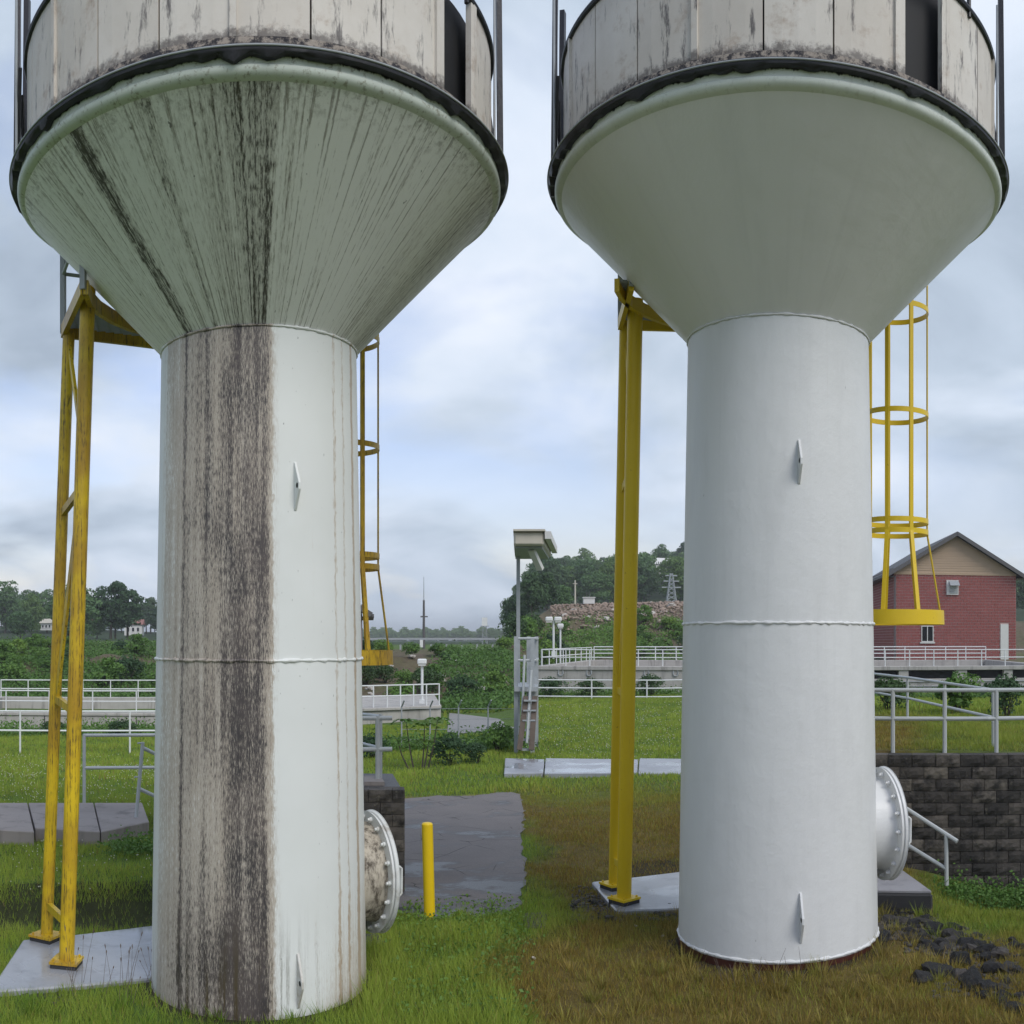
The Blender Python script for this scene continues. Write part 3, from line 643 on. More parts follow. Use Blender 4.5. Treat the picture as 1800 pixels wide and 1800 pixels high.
pl = [xy(P(1110, 500, (zp - 3) * F0 / (HY - 500))), xy(P(1090, 570, (zp - 3) * F0 / (HY - 570))), xy(P(1260, 575, (zp - 3) * F0 / (HY - 575)))]
platform('bright yellow access platform on two clean pipe legs beside the clean tank', M['yellow_clean'],
    G(1097, 1580, 0.06), PZ(1117, 9.75, zp + 0.12), PZ(1080, 10.95, 0.06), PZ(1100, 10.2, zp - 0.02), zp, arc_poly(*pl, (cR.x, cR.y), 1.60), cR, 0.083, 0.06,
    ((4.85, 4.70, 0), (2.38, 2.42, 0), (0.42, 0.36, 0)))

def caged_ladder(label, yel, px, d, zs, rad, rfl, zbot, bh, th0, topz):
    c = PZ(px, d, 0); base = (c.x, c.y, Hz(c)); t = thing('caged_ladder', base, label, 'ladder', 'yellow caged ladders'); a = (px - CX) / F
    rot = -a
    def q(r, th, z): an = th + rot; return Vector((c.x + r * math.cos(an), c.y + r * math.sin(an), z))
    def hoop(z, r, h, name='hoop'):
        m = MB(); n = 40; vs = []; fs = []
        for k in range(n):
            an = 2 * math.pi * k / n
            for rr, zz in ((r - 0.004, z - h / 2), (r + 0.004, z - h / 2), (r + 0.004, z + h / 2), (r - 0.004, z + h / 2)): vs.append(q(rr, an, zz))
        for k in range(n):
            for j in range(4): fs.append((k * 4 + j, ((k + 1) % n) * 4 + j, ((k + 1) % n) * 4 + (j + 1) % 4, k * 4 + (j + 1) % 4))
        m.add(vs, fs).build(name, yel, t, True)
    for z in zs: hoop(z, rad, 0.06)
    m = MB(); zf = zs[-1]
    # flared bottom collar, flat faced
    vs = []; fs = []; n = 40
    for k in range(n):
        an = 2 * math.pi * k / n
        for rr, zz in ((rfl, zbot), (rfl + 0.012, zbot), (rfl + 0.006, zbot + bh), (rfl - 0.006, zbot + bh)): vs.append(q(rr, an, zz))
    for k in range(n):
        for j in range(4): fs.append((k * 4 + j, ((k + 1) % n) * 4 + j, ((k + 1) % n) * 4 + (j + 1) % 4, k * 4 + (j + 1) % 4))
    m.add(vs, fs).build('flared_collar', yel, t, True)
    for k, th in enumerate((R(14), R(-62), R(-106), R(104), R(62))):
        MB().beam(q(rad, th, zf), q(rad, th, topz), 0.046, 0.010, up=q(1, th, 0) - q(0, th, 0)).build('cage_bar', yel, t)
        MB().beam(q(rfl - 0.01, th, zbot + bh * 0.6), q(rad, th, zf), 0.046, 0.012, up=q(1, th, 0) - q(0, th, 0)).build('flare_bar', yel, t)
    for s in (-1, 1):
        p0 = q(rad * 0.98, math.pi + s * 0.55, base[2]); p1 = q(rad * 0.98, math.pi + s * 0.55, topz)
        MB().beam(p0, p1, 0.05, 0.05).build('ladder_rail', yel, t)
    z = base[2] + 0.3
    while z < topz:
        MB().tube([q(rad * 0.98, math.pi - 0.55, z), q(rad * 0.98, math.pi + 0.55, z)], 0.012, 6).build('rung', yel, t); z += 0.3
def zat(py, d): return EYE + (HY - py) * d / F0
caged_ladder('worn yellow caged ladder behind the grime-streaked tank', M['yellow_dirty'], 611, 10.2, [zat(600, 10.2), zat(788, 10.2), zat(978, 10.2), zat(998, 10.2)], 0.355, 0.50, zat(1168, 10.2), 0.16, 0.25, ZL + 7.4)
caged_ladder('bright yellow caged ladder behind the clean white tank', M['yellow_clean'], 1575, 11.0, [zat(549, 11), zat(731, 11), zat(918, 11), zat(937, 11)], 0.39, 0.575, zat(1098, 11), 0.17, 0.1, ZR + 7.4)

# ------------------------------------------------------------------ pads, slabs, walls
def slab(name, pts, z0, z1, mat, label, cat, group=None, bevel=0.015):
    c = sum((Vector((p[0], p[1], 0)) for p in pts), Vector()) / len(pts); t = (c.x, c.y, z0)
    poly = [(p[0], p[1]) for p in pts]
    A = sum(poly[i][0] * poly[(i + 1) % len(poly)][1] - poly[(i + 1) % len(poly)][0] * poly[i][1] for i in range(len(poly)))
    if A < 0: poly = poly[::-1]
    me = MB().prism(poly, z0, z1).mesh(name, mat, off=Vector(t), bevel=bevel); o = obj(name, me, loc=t); tag(o, label, cat, group); return o, poly
PADS = []
_, q = slab('concrete_pad', [G(-20, 1742, -0.10), G(40, 1652, -0.10), G(330, 1618, -0.10), G(330, 1712, -0.10)], -0.30, -0.10, M['wet_pad'], 'wet sky-reflecting concrete pad under the grimy yellow legs', 'pad'); PADS.append(q)
_, q = slab('concrete_pad', [G(1040, 1550, 0.015), G(1083, 1600, 0.015), G(1300, 1592, 0.015), G(1280, 1521, 0.015)], -0.18, 0.015, M['wet_pad'], 'wet concrete pad under the clean yellow legs, edged with gravel', 'pad'); PADS.append(q)
pq = [xy(p) for p in (G(1450, 1562, 0.24), G(1641, 1566, 0.24), G(1585, 1526, 0.24), G(1450, 1522, 0.24))]; t = thing('pipe_pad', (*pq[1], 0.0), 'black-sided concrete pad with pale top below the clean manway cover', 'pad')
MB().prism(pq, -0.2, 0.212).build('block', M['black_pad'], t, bevel=0.03); ct = (sum(p[0] for p in pq) / 4, sum(p[1] for p in pq) / 4)
MB().prism([(ct[0] + (p[0] - ct[0]) * 0.97, ct[1] + (p[1] - ct[1]) * 0.97) for p in pq], 0.20, 0.24).build('top', M['grey_top'], t, bevel=0.01); PADS.append(pq)
_, q = slab('pipe_pad', [G(560, 1665, -0.02), G(683, 1660, -0.02), G(668, 1640, -0.02), G(560, 1640, -0.02)], -0.36, -0.02, M['black_pad'], 'black concrete block below the grimy manway cover', 'pad', bevel=0.02); PADS.append(q)
# paved walkway on the left: slabs side by side
wk = thing('walkway', PZ(150, 13.5, 0.2), 'grey concrete walkway slabs with dark sides crossing the left lawn', 'walkway')
def wslab(pa, pb, pc_, pd, mat, z0, z1, parent):
    poly = [xy(p) for p in (pa, pb, pc_, pd)]; o = MB().prism(poly, z0, z1).build('slab', mat, parent, bevel=0.012); return poly
z = 0.33
for x0, x1 in ((-60, 60), (62, 176), (178, 262)):
    s0 = 1464 - (60 - x0) * 0.02 if x0 < 178 else 1447; s1 = 1411
    PADS.append(wslab(G(x0, 1455 if x0 < 100 else 1462, z), G(x1, 1462 if x1 < 230 else 1444, z), G(x1 - 12, s1, z), G(x0 - 12, s1, z), M['slab'], -0.05, z, wk))
MB().prism([xy(G(262, 1475, 0.05)), xy(G(420, 1475, 0.05)), xy(G(420, 1440, 0.05)), xy(G(250, 1440, 0.05))], -0.1, 0.12).build('step', M['slab'], wk, bevel=0.012)
MB().prism([xy(G(300, 1470, 0.05)), xy(G(420, 1470, 0.05)), xy(G(420, 1410, 0.33)), xy(G(300, 1410, 0.33))], -0.2, 0.30).build('side_kerb', M['black_pad'], wk, bevel=0.012)
wk2 = thing('walkway', PZ(1100, 21, 0), 'pale wet concrete walkway strip across the lawn behind the clean yellow legs', 'walkway')
for x0, x1 in ((886, 955), (957, 1120), (1122, 1290)):
    zz = 0.03; PADS.append(wslab(G(x0, 1361, zz), G(x1, 1360, zz), G(x1 + 2, 1336, zz), G(x0 + 2, 1334, zz), M['walk'], -0.12, zz + 0.02, wk2))

# block retaining walls
def block_meshes(w, h, dp, n=5):
    out = []
    for k in range(n):
        nx, nz = 4, 3; vs = []; fs = []
        for iz in range(nz + 1):
            for ix in range(nx + 1):
                e = ix in (0, nx) or iz in (0, nz); y = -dp / 2 + (0.012 if e else random.uniform(-0.014, 0.006))
                vs.append((w * (ix / nx - 0.5) * 0.978, y, h * (iz / nz - 0.5) * 0.955))
        nb = len(vs)
        for iz in (0, nz):
            for ix in (0, nx): vs.append((w * (ix / nx - 0.5) * 0.978, dp / 2, h * (iz / nz - 0.5) * 0.955))
        for iz in range(nz):
            for ix in range(nx): a = iz * (nx + 1) + ix; fs.append((a, a + 1, a + nx + 2, a + nx + 1))
        bl, br, tl, tr = 0, nx, nz * (nx + 1), nz * (nx + 1) + nx; b0, b1, b2, b3 = nb, nb + 1, nb + 2, nb + 3
        fs += [tuple(range(tl, tr + 1)) + (b3, b2), tuple(range(br, bl - 1, -1)) + (b0, b1), tuple(i * (nx + 1) for i in range(nz, -1, -1)) + (b0, b2), tuple(nx + i * (nx + 1) for i in range(nz + 1)) + (b3, b1), (b0, b2, b3, b1)]
        m = MB().add(vs, fs); out.append(m.mesh('block', M['block']))
    return out
def block_wall(label, px0, px1, pxn, d, ztop, zbot, w, h, dp, skip_right=0.0):
    d = d * Q
    an = (pxn - CX) / F; n = Vector((math.sin(an), math.cos(an), 0)); u = Vector((math.cos(an), -math.sin(an), 0))
    def s_of(px): a = (px - CX) / F - an; return d * math.tan(a)
    s0, s1 = s_of(px0), s_of(px1); t = thing('retaining_wall', n * d + u * s0 + Vector((0, 0, zbot)), label, 'wall', rz=-an); ms = block_meshes(w, h, dp); k = 0; z = ztop; row = 0
    half = {}
    while z - h > zbot - h * 0.9:
        x = s0 - s0 + (-(w / 2) if row % 2 else 0); L = s1 - s0
        while x < L - 0.01:
            a, b = max(x, 0), min(x + w, L)
            if b - a > 0.03:
                o = obj('block', ms[(k * 7 + row * 3) % len(ms)], t, loc=((a + b) / 2, random.uniform(-0.008, 0.008) + 0.02 * 0, z - h / 2 - zbot), scale=((b - a) / w, 1, 1)); k += 1
            x += w
        z -= h; row += 1
    MB().add(*(lambda m: (m.v, m.f))(MB().box(((s1 - s0) / 2, dp / 2 + 0.06, (ztop - zbot) / 2 - h * 0.35), (s1 - s0 - 0.05, 0.16, ztop - zbot - 0.05)))).build('core', M['dark'], t)
    return t
block_wall('long dark stone-block retaining wall behind the clean manway cover', 1395, 1940, 1640, WALL_D, 1.50, -0.62, 0.315, 0.158, 0.26)
block_wall('short dark stone-block wall end between the grimy tank and the asphalt', 520, 711, 640, 11.3, 1.16, -0.30, 0.30, 0.152, 0.30)
tb = thing('wall_cap', PZ(660, 11.6, 1.1), 'rough dark top of the short stone-block wall below the pipe railing', 'wall cap')
MB().prism([xy(PZ(525, 11.5, 0)), xy(PZ(706, 11.5, 0)), xy(PZ(690, 12.8, 0)), xy(PZ(525, 12.9, 0))], 0.2, 1.12).build('fill', M['stone_dark'], tb)
MB().prism([xy(PZ(640, 11.75, 0)), xy(PZ(676, 11.75, 0)), xy(PZ(668, 12.3, 0)), xy(PZ(640, 12.3, 0))], 1.12, 1.17).build('coping', M['slab'], tb)

# ------------------------------------------------------------------ railings
def railing(label, pts, height, n_posts, rails, r, mat, group=None, cat='railing', drop=0.0, name='railing', ext=0.0):
    pts = [Vector(p) for p in pts]; t = thing(name, pts[0], label, cat, group)
    seg = [(pts[i + 1] - pts[i]).length for i in range(len(pts) - 1)]; tot = sum(seg)
    def at(s):
        for i, L in enumerate(seg):
            if s <= L + 1e-6: return pts[i].lerp(pts[i + 1], s / L)
            s -= L
        return pts[-1]
    pm = MB().tube([(0, 0, -drop), (0, 0, height)], r, 8).mesh('post', mat, True)
    for k in range(n_posts): obj('post', pm, t, loc=at(tot * k / max(1, n_posts - 1)) - pts[0])
    for hr in rails:
        for i in range(len(pts) - 1):
            a, b = pts[i].copy(), pts[i + 1].copy(); e = (b - a).normalized() * ext
            MB().tube([a + Vector((0, 0, hr)) - (e if i == 0 else Vector()), b + Vector((0, 0, hr)) + (e if i == len(pts) - 2 else Vector())], r * 0.95, 8).build('rail', mat, t, True)
    return t
S = M['steel_rail']; W = M['white_rail']
zl = 0.28
railing('grey pipe railing beside the left walkway slabs', [G(148, 1408, zl), PZ(420, 15.6, zl)], 1.13, 3, (0.56, 1.11), 0.030, S, 'pipe railings', drop=0.3)
t = thing('stair_rail', G(240, 1440, 0.3), 'leaning grey stair handrail post at the end of the left walkway', 'railing')
b = G(238, 1440, 0.30); tp = b + Vector((0.10, 0.05, 1.16)); MB().tube([b - Vector((0, 0, 0.1)), tp], 0.030, 8).build('post', S, t, True)
for k, nm in ((0.93, 'rail'), (0.40, 'rail')):
    p = b.lerp(tp, k); MB().tube([p, p + Vector((0.9, 0.9, -0.62))], 0.028, 8).build(nm, S, t, True)
for k in (0.99, 0.55):
    p = b.lerp(tp, k); MB().tube([p, p + Vector((-0.06, -0.06, 0))], 0.013, 6).build('bracket', S, t)
railing('grey pipe railing along the far edge of the left lawn', [PZ(-60, 26, -0.12), PZ(420, 26, -0.12)], 1.12, 6, (0.55, 1.10), 0.028, W, 'pipe railings', drop=0.3)
railing('grey pipe railing standing on the short stone-block wall', [PZ(560, 12.0, 1.14), PZ(664, 12.0, 1.14)], 0.86, 2, (0.42, 0.83), 0.032, S, 'pipe railings', ext=0.19)
railing('thin grey pipe railing running back from the short stone-block wall', [PZ(669, 12.3, 1.12), PZ(560, 16.5, 0.9)], 0.88, 2, (0.42, 0.85), 0.024, S, 'pipe railings')
railing('pale pipe railing along the far edge of the lawn behind the clean yellow legs', [PZ(944, 40, 0.15), PZ(1160, 39.5, 0.15), PZ(1330, 40, 0.2)], 1.12, 5, (0.38, 0.75, 1.10), 0.030, W, 'pipe railings', drop=0.4)
railing('grey two-bar railing standing on the long stone-block wall', [PZ(1480, 12.25, 1.48), PZ(1567, 12.15, 1.48), PZ(1735, 12.15, 1.48), PZ(1840, 12.3, 1.48)], 0.86, 5, (0.47, 0.85), 0.030, S, 'pipe railings', drop=0.2)
railing('grey railing running back over the terrace from the wall corner', [PZ(1746, 12.9, 1.48), PZ(1662, 15.0, 1.48), PZ(1602, 17.0, 1.48), PZ(1480, 21.5, 1.48)], 0.83, 5, (0.42, 0.81), 0.026, S, 'pipe railings', drop=0.2)
t = thing('stair_rail', P(1665, 1540, 11.0), 'sloping grey handrail with one post before the long stone-block wall', 'railing')
MB().tube([P(1548, 1392, 11.3), P(1683, 1479, 10.9)], 0.027, 8).build('rail', S, t, True); MB().tube([P(1548, 1456, 11.3), P(1663, 1527, 10.95)], 0.026, 8).build('rail', S, t, True)
MB().tube([P(1664, 1556, 10.95), P(1663, 1467, 10.95)], 0.026, 8).build('post', S, t, True)

# ------------------------------------------------------------------ settling basins
def basin(label, px0, px1, pxn, d0, d1, zt, zb, mat, slots=None, hooks=0):
    d0 = d0 * Q; d1 = d1 * Q
    an = (pxn - CX) / F; n = Vector((math.sin(an), math.cos(an), 0)); u = Vector((math.cos(an), -math.sin(an), 0))
    s0 = d0 * math.tan((px0 - CX) / F - an); s1 = d0 * math.tan((px1 - CX) / F - an)
    t = thing('concrete_basin', n * d0 + u * s0 + Vector((0, 0, zb)), label, 'basin', 'concrete basins', rz=-an)
    L = s1 - s0; D = d1 - d0; hgt = zt - zb
    if slots:
        MB().box((L / 2, 0.2, (hgt - 0.62) / 2), (L, 0.4, hgt - 0.62)).build('front_wall', M['concrete'], t, bevel=0.02)
        MB().box((L / 2, 0.18, hgt - 0.10), (L, 0.5, 0.20)).build('coping', M['concrete'], t, bevel=0.02)
        x = 0.0
        for a, b in slots:
            a_ = d0 * math.tan((a - CX) / F - an) - s0; b_ = d0 * math.tan((b - CX) / F - an) - s0
            if a_ - x > 0.05: MB().box(((x + a_) / 2, 0.2, hgt - 0.41), (a_ - x, 0.4, 0.424)).build('pier', M['concrete'], t)
            x = b_
        if L - x > 0.05: MB().box(((x + L) / 2, 0.2, hgt - 0.41), (L - x, 0.4, 0.424)).build('pier', M['concrete'], t)
        MB().box((L / 2, 0.46, hgt - 0.4), (L, 0.1, 0.5)).build('trough', M['dark'], t)
    else:
        np_ = max(3, int(L / 3.2))
        for i in range(np_):
            MB().box((L * (i + 0.5) / np_, 0.2, (hgt - 0.12) / 2), (L / np_ - 0.03, 0.4, hgt - 0.12)).build('wall_panel', M['concrete'], t, bevel=0.01)
        MB().box((L / 2, 0.22, (hgt - 0.12) / 2 - 0.03), (L - 0.05, 0.3, hgt - 0.18)).build('wall_core', M['dark'], t)
        MB().box((L / 2, 0.2, hgt - 0.06), (L, 0.5, 0.118)).build('coping', M['concrete'], t, bevel=0.02)
    MB().box((L / 2, D, hgt / 2), (L, 0.4, hgt)).build('back_wall', M['concrete'], t, bevel=0.02)
    MB().box((0.2, D / 2 + 0.02, hgt / 2), (0.4, D - 0.45, hgt - 0.005)).build('side_wall', M['concrete'], t, bevel=0.02)
    MB().box((L - 0.2, D / 2 + 0.02, hgt / 2), (0.4, D - 0.45, hgt - 0.005)).build('side_wall', M['concrete'], t, bevel=0.02)
    MB().box((L / 2, D / 2, hgt - 0.9), (L - 0.8, D - 0.8, 0.05)).build('basin_floor', M['slab'], t)
    for k in range(hooks):
        x = 1.3 + k * 1.42; m = MB(); m.tube([(x - 0.10, -0.02, hgt - 0.18), (x - 0.12, -0.035, hgt - 0.38), (x - 0.06, -0.04, hgt - 0.47), (x + 0.06, -0.04, hgt - 0.47), (x + 0.12, -0.035, hgt - 0.38), (x + 0.10, -0.02, hgt - 0.18)], 0.03, 6); m.build('hook', M['galv'], t)
    def pt(s, dd): return n * (d0 + dd) + u * (s0 + s) + Vector((0, 0, zt))
    return pt, L, D
pt, L, D = basin('long low concrete basin behind the far left lawn railing', -80, 560, 255, 33, 42, 0.36, -0.6, M['concrete'])
railing('white railing on the near wall of the left basin', [pt(0.3, 0.2), pt(L - 0.3, 0.2)], 0.80, 9, (0.4, 0.78), 0.024, W, 'white basin railings')
railing('white railing on the far wall of the left basin', [pt(0.3, D), pt(L - 0.3, D)], 0.80, 11, (0.38, 0.78), 0.026, W, 'white basin railings')
pt, L, D = basin('large concrete basin with dark slots beyond the terrace and far lawn', 941, 1860, 1345, 44, 58, 1.72, 0.1, M['concrete'], slots=((1535, 1580), (1597, 1680), (1700, 1765), (1780, 1840)), hooks=8)
railing('white railing on the near wall of the large basin', [pt(0.3, 0.2), pt(L - 0.3, 0.2)], 0.82, 22, (0.42, 0.80), 0.028, W, 'white basin railings')
railing('white railing on the far wall of the large basin', [pt(0.3, D), pt(L - 0.3, D)], 0.86, 20, (0.42, 0.84), 0.034, W, 'white basin railings')
railing('white railing along the side wall of the large basin', [pt(0.2, 0.5), pt(0.2, D - 0.4)], 0.82, 9, (0.42, 0.80), 0.028, W, 'white basin railings')
MB_ = thing('conduit_run', pt(0, -0.1) , 'thin grey conduits fixed along the face of the large basin', 'conduit')
for zz in (-0.75, -0.98): MB().tube([pt(L * 0.62, -0.04) + Vector((0, 0, zz)), pt(L - 0.3, -0.04) + Vector((0, 0, zz))], 0.025, 6).build('pipe', M['galv'], MB_)
cp = thing('concrete_platform', PZ(700, 36, 0), 'low concrete platform with white railing right of the grimy tank', 'platform')
pc4 = [PZ(600, 34.0, 0), PZ(775, 36.0, 0), PZ(763, 43.0, 0), PZ(600, 42, 0)]
MB().prism([xy(p) for p in pc4], -0.4, 0.30).build('wall', M['concrete'], cp, bevel=0.03); MB().prism([xy(p) for p in (PZ(600, 33.9, 0), PZ(776, 35.9, 0), PZ(764, 43.1, 0), PZ(600, 42.1, 0))], 0.304, 0.42).build('coping', M['concrete'], cp, bevel=0.02)
railing('white railing along the edge of the low concrete platform', [PZ(605, 34.5, 0.42), PZ(662, 34.9, 0.42), PZ(772, 36.2, 0.42)], 0.85, 8, (0.42, 0.83), 0.026, W, 'white basin railings')

# ------------------------------------------------------------------ brick buildings
def bricks(L, hgt, holes, gable=None, bw=0.41, bh=0.2, mg=0.036, dp=0.03):
    """joined blocks of a facade in its own x-z plane, facing -y"""
    m = MB(); z = 0; row = 0
    while z < hgt - 0.02:
        x = -bw / 2 if row % 2 else 0.0; z1 = min(z + bh, hgt)
        while x < L:
            spans = [(max(x, 0), min(x + bw, L))]
            for hx0, hx1, hz0, hz1 in holes:
                if z1 > hz0 + 0.02 and z < hz1 - 0.02:
                    ns = []
                    for a, b in spans:
                        if b <= hx0 or a >= hx1: ns.append((a, b)); continue
                        if a < hx0: ns.append((a, hx0))
                        if b > hx1: ns.append((hx1, b))
                    spans = ns
            for a, b in spans:
                if b - a > mg * 2: m.box(((a + b) / 2, -dp / 2 + random.uniform(-0.006, 0.004), (z + z1) / 2), (b - a - mg, dp, z1 - z - mg))
            x += bw
        z += bh; row += 1
    return m
def brick_building(label, pos, rz, Wd, Ln, hw, hr, win, detail=True, vent=None, door=None, over=0.55):
    """gable end on local x axis (0..Wd) facing -y, length +y"""
    t = thing('brick_building', pos, label, 'building', rz=rz)
    MB().box((Wd / 2, Ln / 2, hw / 2), (Wd, Ln, hw)).build('wall', M['mortar'], t)
    holes = [(x, x + w, z, z + h) for x, z, w, h in win] + ([door] if door else [])
    o = bricks(Wd, hw, holes).build('bricks', M['brick'], t); tag(o, kind='stuff'); 
    o = bricks(Ln, hw, [(2.2, 3.0, 0.5, 1.9)]).build('bricks', M['brick'], t); tag(o, kind='stuff'); o.rotation_euler = (0, 0, R(-90)); o.location = (0, Ln, 0)
    # gable
    MB().add([(0, 0.0, hw), (Wd, 0.0, hw), (Wd / 2, 0.0, hw + hr), (0, 0.3, hw), (Wd, 0.3, hw), (Wd / 2, 0.3, hw + hr)], [(0, 1, 2), (5, 4, 3), (0, 2, 5, 3), (1, 4, 5, 2), (0, 3, 4, 1)]).build('gable', M['siding'], t)
    m = MB(); z = 0.0; bh = 0.17
    while z < hr - 0.1:
        k0 = z / hr; k1 = (z + bh) / hr; x0 = Wd / 2 * k0; x1 = Wd / 2 * k1
        m.add([(x0, -0.045, hw + z), (Wd - x0, -0.045, hw + z), (Wd - x1, -0.012, hw + z + bh), (x1, -0.012, hw + z + bh), (x0, 0.02, hw + z), (Wd - x0, 0.02, hw + z)], [(0, 1, 2, 3), (4, 5, 1, 0)]); z += bh
    tag(m.build('siding_boards', M['siding'], t), kind='stuff')
    MB().box((Wd / 2, -0.05, hw - 0.06), (Wd, 0.05, 0.14)).build('trim_board', M['siding'], t)
    sl = hr / (Wd / 2); th = 0.16
    for s in (-1, 1):
        cx = Wd / 2; x_e = cx + s * (Wd / 2 + over); ze = hw - over * sl + 0.10; zr = hw + hr + 0.10
        vs = [(cx, -over, zr), (x_e, -over, ze), (x_e, Ln + over, ze), (cx, Ln + over, zr)]; vs += [(x, y, z + th) for x, y, z in vs]
        MB().add(vs, [(0, 3, 2, 1), (4, 5, 6, 7), (0, 1, 5, 4), (1, 2, 6, 5), (2, 3, 7, 6), (3, 0, 4, 7)]).build('roof', M['roof'], t)
        MB().beam((cx, -over - 0.02, zr + 0.02), (x_e, -over - 0.02, ze + 0.02), 0.06, 0.26).build('barge_board', M['fascia'], t)
        MB().box((x_e + s * 0.06, Ln / 2, ze), (0.12, Ln + 2 * over, 0.14)).build('gutter', M['fascia'], t)
        MB().box((cx + s * (Wd / 2 + over / 2), Ln / 2, ze - 0.06), (over, Ln + over, 0.04)).build('soffit', M['fascia'], t)
        m = MB()
        for y in np.arange(0, Ln, 0.45): m.box((x_e - s * 0.5, y, ze + 0.5 * sl + th + 0.06), (0.05, 0.07, 0.09))
        tag(m.build('snow_guards', M['fascia'], t), kind='stuff')
    for x, z, w, h in win:
        wn = MB().box((x + w / 2, -0.02, z + h / 2), (w, 0.02, h)).build('window', M['glass'], t)
        m = MB(); f = 0.055
        for a, b, c_, d_ in ((x + f / 2, z + h / 2, f, h), (x + w - f / 2, z + h / 2, f, h), (x + w / 2, z + f / 2, w - 2 * f, f), (x + w / 2, z + h - f / 2, w - 2 * f, f), (x + w / 2, z + h / 2, f, h - 2 * f)): m.box((a, -0.055, b), (c_, 0.05, d_))
        m.build('frame', M['frame'], wn); MB().box((x + w / 2, -0.07, z - 0.06), (w + 0.2, 0.1, 0.1)).build('sill', M['frame'], wn)
    MB().box((0.08, -0.10, hw / 2 - 0.1), (0.10, 0.09, hw - 0.3)).build('downpipe', M['fascia'], t)
    sw = MB().box((-0.02, Ln - 2.6, 1.2), (0.02, 0.8, 1.4)).build('window', M['glass'], t); MB().box((-0.05, Ln - 2.6, 0.45), (0.08, 1.0, 0.1)).build('sill', M['frame'], sw)
    if vent:
        x, z = vent; v = MB().box((x, -0.08, z), (0.86, 0.10, 1.02)).build('vent', M['frame'], t)
        m = MB(); m.add([(x - 0.26, -0.12, z + 0.48), (x + 0.42, -0.12, z + 0.48), (x + 0.42, -0.62, z + 0.12), (x - 0.26, -0.62, z + 0.12), (x - 0.26, -0.12, z + 0.12), (x + 0.42, -0.12, z + 0.12)], [(0, 1, 2, 3), (0, 3, 4), (1, 5, 2), (3, 2, 5, 4)]); m.build('hood', M['galv'], v)
        for k in range(5): MB().box((x + 0.08, -0.15, z + 0.02 - k * 0.1), (0.62, 0.03, 0.05)).build('louvre', M['galv'], v)
    if door:
        MB().box(((door[0] + door[1]) / 2, -0.05, (door[2] + door[3]) / 2), (door[1] - door[0] - 0.04, 0.06, door[3] - door[2])).build('door', M['frame'], t)
    return t
bp = PZ(1571, 63, 1.62); an = (1680 - CX) / F
brick_building('red block building with tan gable and dark roof behind the large basin', bp, -an + R(13), 8.8, 17, 6.05, 2.62, [(1.94, 1.25, 0.86, 1.12)], vent=(4.15, 5.05), door=(7.62, 8.25, 0.0, 2.5))
an = (560 - CX) / F
brick_building('brick building with dark overhanging eave hidden behind the grimy tank', PZ(452, 47, 0.3), -an + R(-3), 5.35, 8, 4.2, 1.7, [(1.2, 1.2, 0.8, 1.1)])

# ------------------------------------------------------------------ roofed stair beside the gap
t = thing('roofed_stair', PZ(905, 26, 0), 'grey roof corner and steel stair landing left of the clean yellow legs', 'stair')
zr = zat(930, 24)
rp = [PZ(902, 24, 0), PZ(958, 24.0, 0), PZ(971, 28, 0), PZ(904, 28, 0)]
MB().prism([xy(p) for p in rp], zr - 0.05, zr + 0.0).build('roof', M['cream'], t)
MB().prism([xy(p) for p in (PZ(903, 24.1, 0), PZ(956, 24.1, 0), PZ(968.5, 27.8, 0), PZ(905, 27.8, 0))], zr - 0.42, zr - 0.054).build('fascia', M['cream'], t, bevel=0.05)
MB().prism([xy(p) for p in (PZ(905, 24.3, 0), PZ(953, 24.3, 0), PZ(965, 27.6, 0), PZ(906, 27.6, 0))], zr - 0.47, zr - 0.424).build('soffit', M['galv'], t)
MB().beam(PZ(963, 24.05, zr - 0.15), PZ(975, 28.1, zr - 0.15), 0.16, 0.2).build('gutter', M['frame'], t)
MB().beam(PZ(934, 24.6, zr - 0.48), PZ(950, 25.0, zr - 0.98), 0.18, 0.12).build('bracket', M['frame'], t)
for px, d, top in ((911, 26.8, zr - 0.47), (929, 26, 3.1), (943, 26, 3.1), (907, 24.6, 3.1), (936, 24.6, 3.05)):
    MB().beam(PZ(px, d, -0.2), PZ(px, d, top), 0.11, 0.11).build('post', M['galv'], t)
MB().prism([xy(p) for p in (PZ(904, 24.4, 0), PZ(945, 24.4, 0), PZ(947, 27, 0), PZ(905, 27, 0))], 1.62, 1.74).build('landing', M['galv'], t)
for zz in (2.45, 3.04):
    MB().tube([PZ(905, 24.6, zz), PZ(943, 24.6, zz)], 0.04, 6).build('rail', M['steel_rail'], t); MB().tube([PZ(943, 24.6, zz), PZ(945, 27, zz)], 0.04, 6).build('rail', M['steel_rail'], t)
MB().tube([PZ(922, 24.4, 2.6), PZ(917, 24.2, 0.6)], 0.035, 6).build('rail', M['steel_rail'], t); MB().tube([PZ(934, 24.2, 2.2), PZ(926, 23.9, 0.3)], 0.035, 6).build('rail', M['steel_rail'], t)
MB().beam(PZ(940, 24.2, 1.5), PZ(934, 24.0, 0.1), 0.14, 0.24).build('stringer', M['rust_pipe'], t)
MB().beam(PZ(925, 24.2, 1.5), PZ(913, 24.0, 0.1), 0.14, 0.24).build('stringer', M['rust_pipe'], t)
for k in range(6):
    zz = 0.1 + k * 0.26; f = k / 5; MB().box(PZ(926 + 6 * f, 24.1, zz), (0.34, 0.26, 0.04)).build('tread', M['galv'], t)

